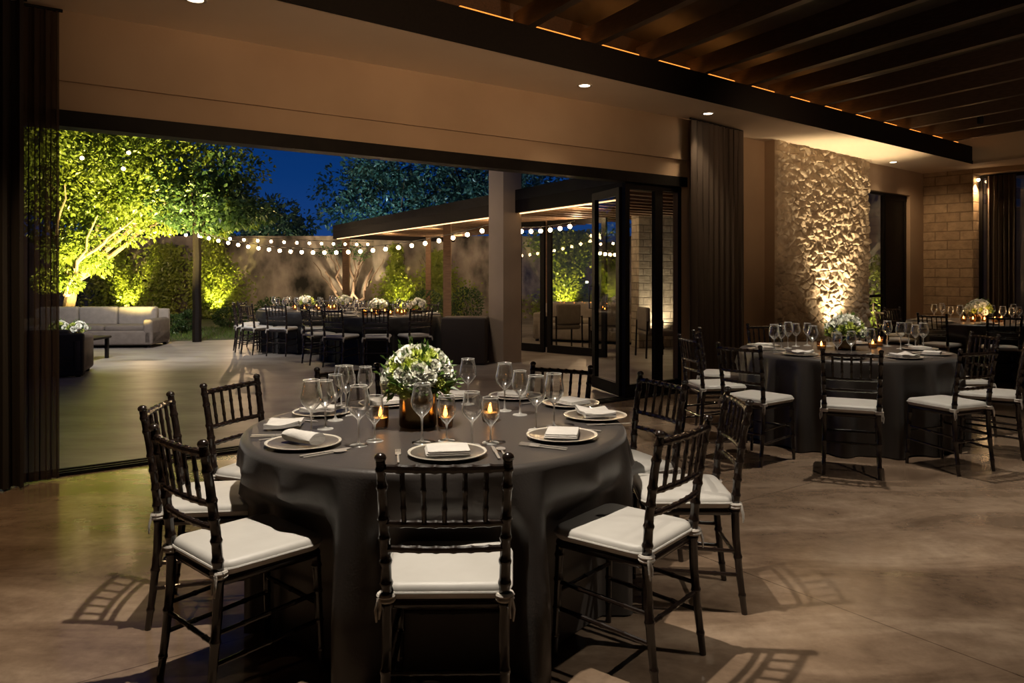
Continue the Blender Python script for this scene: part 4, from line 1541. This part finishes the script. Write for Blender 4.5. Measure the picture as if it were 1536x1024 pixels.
# ---- lounge furniture
def sofa(name, label, x, y, rz, L, Dp, hs, hb, mseat, mback, ncush=2):
    t = empty(name, label, 'sofa', (x, y, 0), rz)
    MB().rbox((0, 0, hs * .5 + .03), (L, Dp, hs - .04), .04, n=3).build('base', mseat, t)
    for s in (-1, 1):
        MB().rbox((s * (L / 2 - .09), 0, (hs + .22) / 2 + .03), (.18, Dp, hs + .18), .05, n=3).build('armrest', mseat, t)
    w = (L - .36) / ncush
    for i in range(ncush):
        cx = -L / 2 + .18 + w * (i + .5)
        MB().rbox((cx, -.06, hs + .05), (w - .012, Dp - .28, .12), .04, n=3, puff=.01).build('seat_cushion', mseat, t)
        MB().rbox((cx, Dp / 2 - .18, hs + (hb - hs) / 2 + .05), (w - .012, .18, hb - hs - .04), .05, n=3).build('back_cushion', mback, t)
    MB().rbox((0, Dp / 2 - .05, hb / 2), (L, .10, hb - .03), .03, n=3).build('backrest', mback, t)
    for sx in (-1, 1):
        for sy in (-1, 1):
            MB().box((sx * (L / 2 - .08), sy * (Dp / 2 - .08), .02), (.06, .06, .04)).build('leg', M['blackmetal'], t, smooth=False)
    return t


sofa('sofa', 'long taupe patio sofa with sand back cushions before the tree', -8.32, 15.35, radians(4), 2.65, .95, .32, .74, M['sofa'], M['sofaback'], 3)
sofa('armchair', 'dark low armchair seen from behind at the left edge of the opening', -6.55, 11.0, radians(200), .95, .85, .32, .62, M['sofa'], M['darksofa'], 1)
sofa('sofa', 'pale lounge sofa behind the glass screen', 1.6, 16.4, radians(-25), 2.2, .8, .38, .80, M['sofaback'], M['sofaback'], 3)
t = empty('coffee_table', 'low dark coffee table between the taupe sofa and the armchair', 'table', (-7.35, 12.9, 0))
MB().rbox((0, 0, .36), (1.0, .7, .04), .02, n=3).build('top', M['darkwood'], t)
for sx in (-1, 1):
    for sy in (-1, 1):
        MB().box((sx * .44, sy * .29, .17), (.05, .05, .34)).build('leg', M['darkwood'], t, smooth=False)
A3.put((-7.2, 12.8, .382), 3, 'low flowers on the coffee table behind the dark armchair', 'flower centrepieces')
A3.put((-7.62, 13.0, .382), 4, 'second low flowers on the coffee table, further left', 'flower centrepieces')


def armchair(x, y, rz, label):
    t = empty('lounge_chair', label, 'chair', (x, y, 0), rz, 'lounge chairs behind the glass')
    MB().rbox((0, 0, .42), (.52, .50, .10), .04, n=3).build('seat', M['sofaback'], t)
    MB().rbox((0, .23, .66), (.50, .08, .40), .04, n=3).build('backrest', M['sofaback'], t)
    for s in (-1, 1):
        MB().tube([(s * .27, -.22, 0), (s * .27, -.22, .6), (s * .27, .26, .62), (s * .27, .28, 0)], .017, 8).build('leg_frame', M['darkwood'], t)
    return t


armchair(1.0, 15.0, radians(200), 'wooden lounge chair with pale cushion behind the glass screen, nearer the column')
armchair(1.75, 14.6, radians(170), 'wooden lounge chair with pale cushion behind the open glass leaf')
armchair(2.5, 13.4, radians(100), 'wooden lounge chair added behind the fixed glass panel for a reflection')  # stands in for furniture reflected in the panel


# ---- plants
def crown(mb, c, rad, n, L, seed, shell=.55, droop=0.0, clump=0):
    r = random.Random(seed)
    c = Vector(c)
    cl = []
    if clump:
        for _ in range(clump):
            while True:
                d = Vector((r.uniform(-1, 1), r.uniform(-1, 1), r.uniform(-1, 1)))
                if d.length < 1:
                    break
            d = d.normalized() * r.uniform(.35, .95)
            cl.append((d, r.uniform(.16, .36)))
    for _ in range(n):
        while True:
            d = Vector((r.uniform(-1, 1), r.uniform(-1, 1), r.uniform(-1, 1)))
            if .05 < d.length < 1:
                break
        if cl:
            cc, cr = r.choice(cl)
            dd = d.normalized() * (d.length ** .5)
            p = cc + dd * cr
            out = dd
        else:
            p = d.normalized() * (shell + (1 - shell) * d.length)
            out = d
        p = c + Vector((p.x * rad[0], p.y * rad[1], p.z * rad[2]))
        dr = out.normalized() + Vector((r.uniform(-1, 1), r.uniform(-1, 1), r.uniform(-1, .6) - droop)) * .9
        nm = Vector((r.uniform(-1, 1), r.uniform(-1, 1), r.uniform(.1, 1)))
        k = L * r.uniform(.65, 1.3)
        mb.leaf(p, dr, nm, k, k * .55)


def limb(mb, p0, p1, r0, r1, seed, wob=.12, n=7):
    r = random.Random(seed)
    p0, p1 = Vector(p0), Vector(p1)
    L = (p1 - p0).length
    pts = []
    for i in range(n + 1):
        f = i / n
        p = p0.lerp(p1, f)
        if 0 < i < n:
            p += Vector((r.uniform(-1, 1), r.uniform(-1, 1), r.uniform(-.4, .4))) * wob * L * .25
        pts.append(p)
    mb.tube(pts, [r0 + (r1 - r0) * i / n for i in range(n + 1)], 8)
    return pts


# big uplit tree at the left
t = empty('tree', 'large yellow-green uplit tree filling the left of the opening', 'tree', (-9.75, 16.9, 0))
tk = MB()
limb(tk, (0, 0, -.05), (.15, 0, 1.3), .15, .11, 1)
tips = []
for i, e in enumerate([(1.4, -.5, 3.1), (-.8, .2, 3.4), (.6, .5, 3.8), (2.2, .1, 2.7), (.2, -.9, 3.6), (1.0, -.3, 2.2), (2.9, -.2, 3.6)]):
    limb(tk, (.15, 0, 1.25), e, .075, .02, 20 + i)
    tips.append(e)
for i, e in enumerate([(.75, -.6, 1.9), (.55, -.9, 1.5), (1.6, -.7, 2.4)]):
    limb(tk, (.15, 0, 1.2), e, .05, .012, 40 + i)
for i, (p0, e) in enumerate([((.5, -.9, 1.0), (1.5, -1.5, 2.6)), ((.2, -.8, 1.4), (.9, -1.6, 3.2)), ((.9, -1.1, 1.7), (2.2, -1.5, 2.5))]):
    limb(tk, (.15, 0, 1.0), p0, .05, .04, 50 + i)
    limb(tk, p0, e, .04, .012, 55 + i)
tk.build('trunk', M['palebark'], t)
cm = MB()
crown(cm, (1.0, 0, 3.95), (3.1, 1.7, 1.75), 30000, .105, 5, clump=150)
crown(cm, (.8, -.2, 2.85), (1.7, .9, .8), 7000, .10, 8, droop=.3, clump=44)
crown(cm, (.35, -.8, 1.75), (.9, .7, .8), 3400, .10, 6, droop=.7, clump=22)
crown(cm, (3.2, 0, 2.9), (1.0, .9, .7), 2200, .11, 7, droop=.3, clump=16)
cm.build('crown', M['leafA'], t, smooth=False)
for i, (u, v) in enumerate(((123, 237), (193, 229), (185, 253))):
    y = 14.9
    t2 = empty('string_light_bulb', 'x', 'bulb', ((u - CX) / FPX * y, y, CAMZ - (v - HY) / FPX * y))
    tag(t2, ['lone warm bulb hanging in the left tree, leftmost of three', 'lone warm bulb hanging in the left tree, highest of three', 'lone warm bulb hanging in the left tree, lowest of three'][i], 'bulb', 'bulbs in the left tree')
    MB().ball((0, 0, 0), .036, 10, 6).build('globe', M['bulb'], t2)
    MB().lathe([(0, .035), (.016, .032), (.016, .075), (0, .078)], 8).build('socket', M['wire'], t2)

# second tree: slim dark trunk
t = empty('tree', 'slim dark trunked tree standing beside the patio right of the sofa', 'tree', (-6.66, 16.35, 0))
tk = MB()
limb(tk, (0, 0, -.03), (0, 0, 2.5), .10, .085, 3, wob=.02)
for i, e in enumerate([(.9, .2, 3.2), (-.8, .1, 3.3), (.2, .6, 3.4), (.1, -.5, 3.1)]):
    limb(tk, (0, 0, 2.4), e, .05, .015, 60 + i)
tk.build('trunk', M['darkwood'], t)
cm = MB()
crown(cm, (.15, .3, 3.05), (1.45, 1.1, .85), 6500, .12, 15, clump=50)
cm.build('crown', M['leafB'], t, smooth=False)

for c, rad, n, lab, sd in [((-4.6, 30, 4.3), (2.9, 1.6, 1.9), 8000, 'blue-green tree beyond the garden wall, left of the pavilion roof', 31),
                           ((-0.6, 30.5, 4.9), (3.4, 1.8, 2.2), 9000, 'tall blue-green tree beyond the garden wall, above the pavilion roof', 32),
                           ((-9.0, 28.5, 3.2), (1.7, 1.2, 1.0), 3000, 'low blue-green tree beyond the garden wall next to the open sky', 33),
                           ((-13.0, 29.5, 3.6), (3.0, 1.6, 1.6), 4000, 'dim tree beyond the garden wall behind the large left tree', 34),
                           ((7.5, 30, 4.0), (4.0, 1.8, 2.2), 5000, 'dark tree beyond the garden wall behind the glass doors', 35)]:
    t = empty('tree', lab, 'tree', (c[0], c[1], 0), group='trees beyond the garden wall')
    tk = MB()
    limb(tk, (0, 0, 0), (0, 0, c[2]), .16, .06, sd)
    for i in range(5):
        a = i * 1.26
        limb(tk, (0, 0, c[2] * .6), (rad[0] * .6 * cos(a), rad[1] * .6 * sin(a), c[2] + rad[2] * .3), .06, .015, sd + i)
    tk.build('trunk', M['bark'], t)
    cm = MB()
    crown(cm, (0, 0, c[2]), rad, n, .19, sd, clump=70)
    cm.build('crown', M['leafC'], t, smooth=False)

# climbing plants on the wall with uplights
for px, wd, ht, n, lab in [(182, 2.3, 2.5, 5200, 'yellow-green climber on the garden wall, behind the taupe sofa'),
                           (326, 2.0, 2.55, 5200, 'yellow-green climber on the garden wall, right of the slim trunk'),
                           (597, 1.1, 2.3, 2400, 'narrow yellow-green climber on the garden wall under the pavilion'),
                           (660, 2.2, 2.1, 2200, 'wide dim climber on the garden wall left of the column'),
                           (850, 2.8, 2.75, 6500, 'yellow-green ivy on the garden wall behind the glass screen'),
                           (255, 1.7, 2.3, 2400, 'thin climber on the garden wall between the two bright ones')]:
    x = (px - CX) / FPX * GWY
    t = empty('climbing_plant', lab, 'climbing plant', (x, GWY - .22, 0), group='climbers on the garden wall')
    r = random.Random(px)
    fo, st = MB(), MB()
    for i in range(7):
        xx = r.uniform(-wd * .3, wd * .3)
        limb(st, (xx * .3, -.05, 0), (xx, -.03, ht * r.uniform(.7, 1)), .02, .006, px + i, wob=.2)
    for _ in range(n):
        z = ht * r.random() ** .8
        w = wd * (.55 + .3 * sin(z * 2.3 + px)) * (1 - .35 * z / ht)
        p = Vector((r.gauss(0, w * .35), -.05 - abs(r.gauss(0, .12)), z + .05))
        fo.leaf(p, Vector((r.uniform(-1, 1), r.uniform(-.9, .1), r.uniform(-1, .5))), Vector((0, -1, .3)), r.uniform(.08, .17), r.uniform(.05, .10))
    st.build('stems', M['bark'], t)
    fo.build('foliage', M['ivy'], t, smooth=False)
for px, lab, p in [(185, 'garden uplight at the foot of the climber behind the sofa', 1400), (320, 'garden uplight at the foot of the climber beside the slim trunk', 1300),
                   (596, 'garden uplight at the foot of the narrow climber', 420), (848, 'garden uplight at the foot of the ivy behind the glass screen', 1000)]:
    x = (px - CX) / FPX * (GWY - .8)
    uplight(x, GWY - .8, lab, p, (x, GWY - .3, 1.7), (1, .78, .22), 70)
uplight(-8.75, 16.02, 'garden uplight below the large left tree', 2700, (-8.5, 17.0, 4.2), (1, .76, .24), 125)
lamp('tree_wash', 'SPOT', (-6.9, 13.9, .2), 5600, (1, .78, .26), (-8.1, 16.6, 3.6), .05, 75, .7)

# pale multi-stem tree against the wall
x = (525 - CX) / FPX * 24.2
t = empty('small_tree', 'pale bare multi-stemmed small tree lit against the garden wall', 'tree', (x, 24.2, 0))
tk = MB()
for i, e in enumerate([(-.45, 0, 1.9), (.35, .1, 2.0), (.05, -.1, 2.1), (-.8, .1, 1.5), (.7, 0, 1.6)]):
    pts = limb(tk, (.03 * i, 0, 0), e, .07, .025, 70 + i, wob=.25)
    limb(tk, pts[4], (e[0] * 1.5, e[1] + .1, e[2] + .3), .03, .01, 80 + i)
tk.build('trunk', M['palebark'], t)
fo = MB()
crown(fo, (0, 0, 2.2), (.9, .5, .35), 350, .09, 77, clump=12)
fo.build('crown', M['leafB'], t, smooth=False)
uplight(x - .1, 23.6, 'garden uplight at the foot of the pale small tree', 420, (x, 24.3, 1.3), (1, .74, .45), 80)

# low shrubs
for px, y, w, h, lab in [(252, 18.2, .55, .45, 'low dark shrub on the lawn at the right end of the sofa'), (345, 20.5, .7, .5, 'low shrub on the lawn right of the slim trunk'),
                         (283, 18.8, .4, .5, 'small grey-green shrub at the foot of the slim trunk'), (410, 22.5, .9, .7, 'dark shrub behind the left patio table'),
                         (640, 22.5, .9, .9, 'dark shrub under the pavilion left of the column'), (700, 22.0, .8, 1.0, 'tall dark shrub under the pavilion beside the column')]:
    x = (px - CX) / FPX * y
    t = empty('shrub', lab, 'shrub', (x, y, 0), group='low garden shrubs')
    MB().tube([(0, 0, -.02), (0, 0, h * .5)], [.03, .015], 6).build('stem', M['bark'], t)
    fo = MB()
    crown(fo, (0, 0, h * .55), (w * .6, w * .5, h * .5), 900, .08, px, shell=.4)
    fo.build('foliage', M['leafB'], t, smooth=False)
# planting beyond the far door
t = empty('shrub', 'lit shrub outside the slim side light of the far door', 'shrub', (7.75, 16.6, 0))
MB().tube([(0, 0, -.02), (0, 0, .8)], [.03, .015], 6).build('stem', M['bark'], t)
fo = MB()
crown(fo, (0, 0, .95), (.9, .5, .9), 2200, .1, 91, shell=.3)
fo.build('foliage', M['ivy'], t, smooth=False)
uplight(7.6, 15.9, 'uplight below the shrub outside the far door', 260, (7.75, 16.6, 1.4), (1, .82, .5), 90)
sw = MB().box((0, 0, 2.2), (5, .3, 4.4))
tag(sw.build('wall_garden_end', M['gardenwall'], smooth=False, loc=(9.2, 18.0, 0), rz=radians(15)), 'garden wall outside the far door', 'garden wall', kind='structure')
# outer beams seen through the far right window
for z, y in ((3.18, 14.6), (2.90, 15.2)):
    b = MB().box((2.0, 0, 0), (5.0, .10, .16))
    tag(b.build('trim_4', M['soffit'], smooth=False, loc=(9.35, y, z), rz=radians(37)), 'pale outdoor roof beam seen through the far right window', 'beam', 'outdoor roof beams', 'structure')


# ---- string lights: cable (thing) with bulbs as its parts
def string(label, p0, p1, sag, n, skip=()):
    p0, p1 = Vector(p0), Vector(p1)
    t = empty('string_lights', label, 'string lights', p0)
    pts = []
    for i in range(41):
        f = i / 40
        p = (p1 - p0) * f
        p.z -= sag * 4 * f * (1 - f)
        pts.append(p)
    MB().tube(pts, .007, 5).build('cable', M['wire'], t)
    g0 = MB().ball((0, 0, 0), .036, 10, 6)
    s0 = MB().lathe([(0, .03), (.014, .028), (.014, .07), (0, .072)], 8)
    go = so_ = None
    for i in range(n):
        if i in skip:
            continue
        f = (i + .5) / n
        p = (p1 - p0) * f
        p.z -= sag * 4 * f * (1 - f) + .075
        if go is None:
            go = g0.build('bulb', M['bulb'], t)
            so_ = s0.build('socket', M['wire'], go)
            go.location = p
        else:
            g = go.copy()
            COL.objects.link(g)
            g.location = p
            s = so_.copy()
            COL.objects.link(s)
            s.parent = g
    return t


def P3(u, v, y):
    return ((u - CX) / FPX * y, y, CAMZ - (v - HY) / FPX * y)


string('string of warm bulbs sagging from the slim tree to the column', P3(292, 346, 16.25), P3(757, 330, 12.65), .42, 26)
string('second string of warm bulbs from the large tree to the pavilion corner', P3(170, 335, 16.5), P3(560, 362, 20.6), .10, 19)
string('short string of warm bulbs under the pavilion roof right of the column', P3(775, 340, 13.2), P3(862, 331, 13.0), .04, 6)

# ------------------------------------------------------------------ light of the evening
lamp('patio_fill', 'SPOT', (-5.6, 9.9, 5.6), 2500, (1.0, 0.95, 0.90), (-6.6, 14.6, 0), .5, 60, 1.0)  # unseen lamp added to brighten the patio paving
lamp('facade_fill', 'SPOT', (-1.5, 10.0, 5.6), 450, (1.0, 0.84, 0.66), (-2.2, 14.0, 0), .4, 70, 1.0)  # unseen warm fill added over the patio tables
lamp('tree_fill', 'SPOT', (-5.5, 26.2, .4), 1300, (0.55, 0.85, 1.0), (-3.2, 30.2, 4.6), .3, 100, .8)  # unseen cool lamp added behind the wall to lift the far trees
for qx, qy, pw_ in ((-10.2, 21.5, 90), (-7.4, 21.2, 100), (-4.9, 22.8, 70), (-1.5, 22.5, 50), (2.2, 21.0, 60)):
    lamp('garden_wall_fill', 'POINT', (qx, qy, 2.35), pw_, (1, .66, .36), size=.03)  # unseen points added to brighten the garden wall, not bulbs of a string
lamp('facade_wash', 'SPOT', (-1.2, 10.4, 3.2), 22, (1, .72, .45), (-.2, 12.5, 1.6), .1, 60, .8)

for qx, qy, pw_ in ((-1.7, 3.2, 2), (.1, 4.4, 6), (2.0, 6.0, 18), (4.0, 8.2, 34)):      # unseen fill lamps added to brighten the plaster above the opening
    lamp('header_fill', 'SPOT', (qx, qy, 3.22), pw_, (1, .62, .33), (qx - N1.x * 3, qy - N1.y * 3, 2.55), .03, 110, 1.0)
# unseen lamps added behind and beside the viewer to brighten the ceiling border
lamp('soffit_fill', 'SPOT', (3.6, .5, 1.9), 900, (1, .62, .34), (-.6, 6.6, 3.7), .03, 48, 1.0)
lamp('soffit_fill', 'SPOT', (6.6, 2.2, 1.9), 560, (1, .62, .34), (5.2, 11.0, 3.7), .03, 42, 1.0)
spot(4.6, .2, 'black fill spotlight added over the floor at the lower right', 30, 110)  # weak extra fill added outside the view
lamp('low_tree_fill', 'SPOT', (-9.3, 26.2, .5), 350, (1, .8, .4), (-8.2, 28.6, 3.4), .03, 90, .8)  # unseen warm lamp added to light the low tree behind the wall
w = bpy.data.worlds.new('evening_sky')
SC.world = w
w.use_nodes = True
nt = w.node_tree
nt.nodes.clear()
out = nt.nodes.new('ShaderNodeOutputWorld')
bg = nt.nodes.new('ShaderNodeBackground')
tc = nt.nodes.new('ShaderNodeTexCoord')
sp = nt.nodes.new('ShaderNodeSeparateXYZ')
nt.links.new(tc.outputs['Generated'], sp.inputs[0])
c = ramp(nt, sp.outputs['Z'], [(0.0, (0.012, 0.05, 0.20)), (0.12, (0.003, 0.032, 0.15)), (0.3, (0.001, 0.014, 0.085)), (1.0, (0.001, 0.006, 0.04))])
nt.links.new(c, bg.inputs['Color'])
bg.inputs['Strength'].default_value = 1.0
nt.links.new(bg.outputs[0], out.inputs['Surface'])

# ------------------------------------------------------------------ camera and view
cd = bpy.data.cameras.new('camera')
cd.sensor_width = 36
cd.lens = 36 * FPX / 1536
cd.shift_x = 0.0
cd.shift_y = -(512 - HY) / 1536
cd.clip_start = 0.05
cam = bpy.data.objects.new('camera', cd)
COL.objects.link(cam)
cam.location = (0, 0, CAMZ)
cam.rotation_euler = (pi / 2, 0, 0)
SC.camera = cam

vs_ = SC.view_settings
vs_.view_transform = 'Standard'
vs_.look = 'None'
vs_.exposure = 0.0
vs_.gamma = 1.0
vs_.use_curve_mapping = False
cy = SC.cycles
cy.use_denoising = True
cy.max_bounces = 10
cy.diffuse_bounces = 5
cy.glossy_bounces = 5
cy.transparent_max_bounces = 24
cy.caustics_reflective = False
cy.caustics_refractive = False
cy.sample_clamp_indirect = 6.0
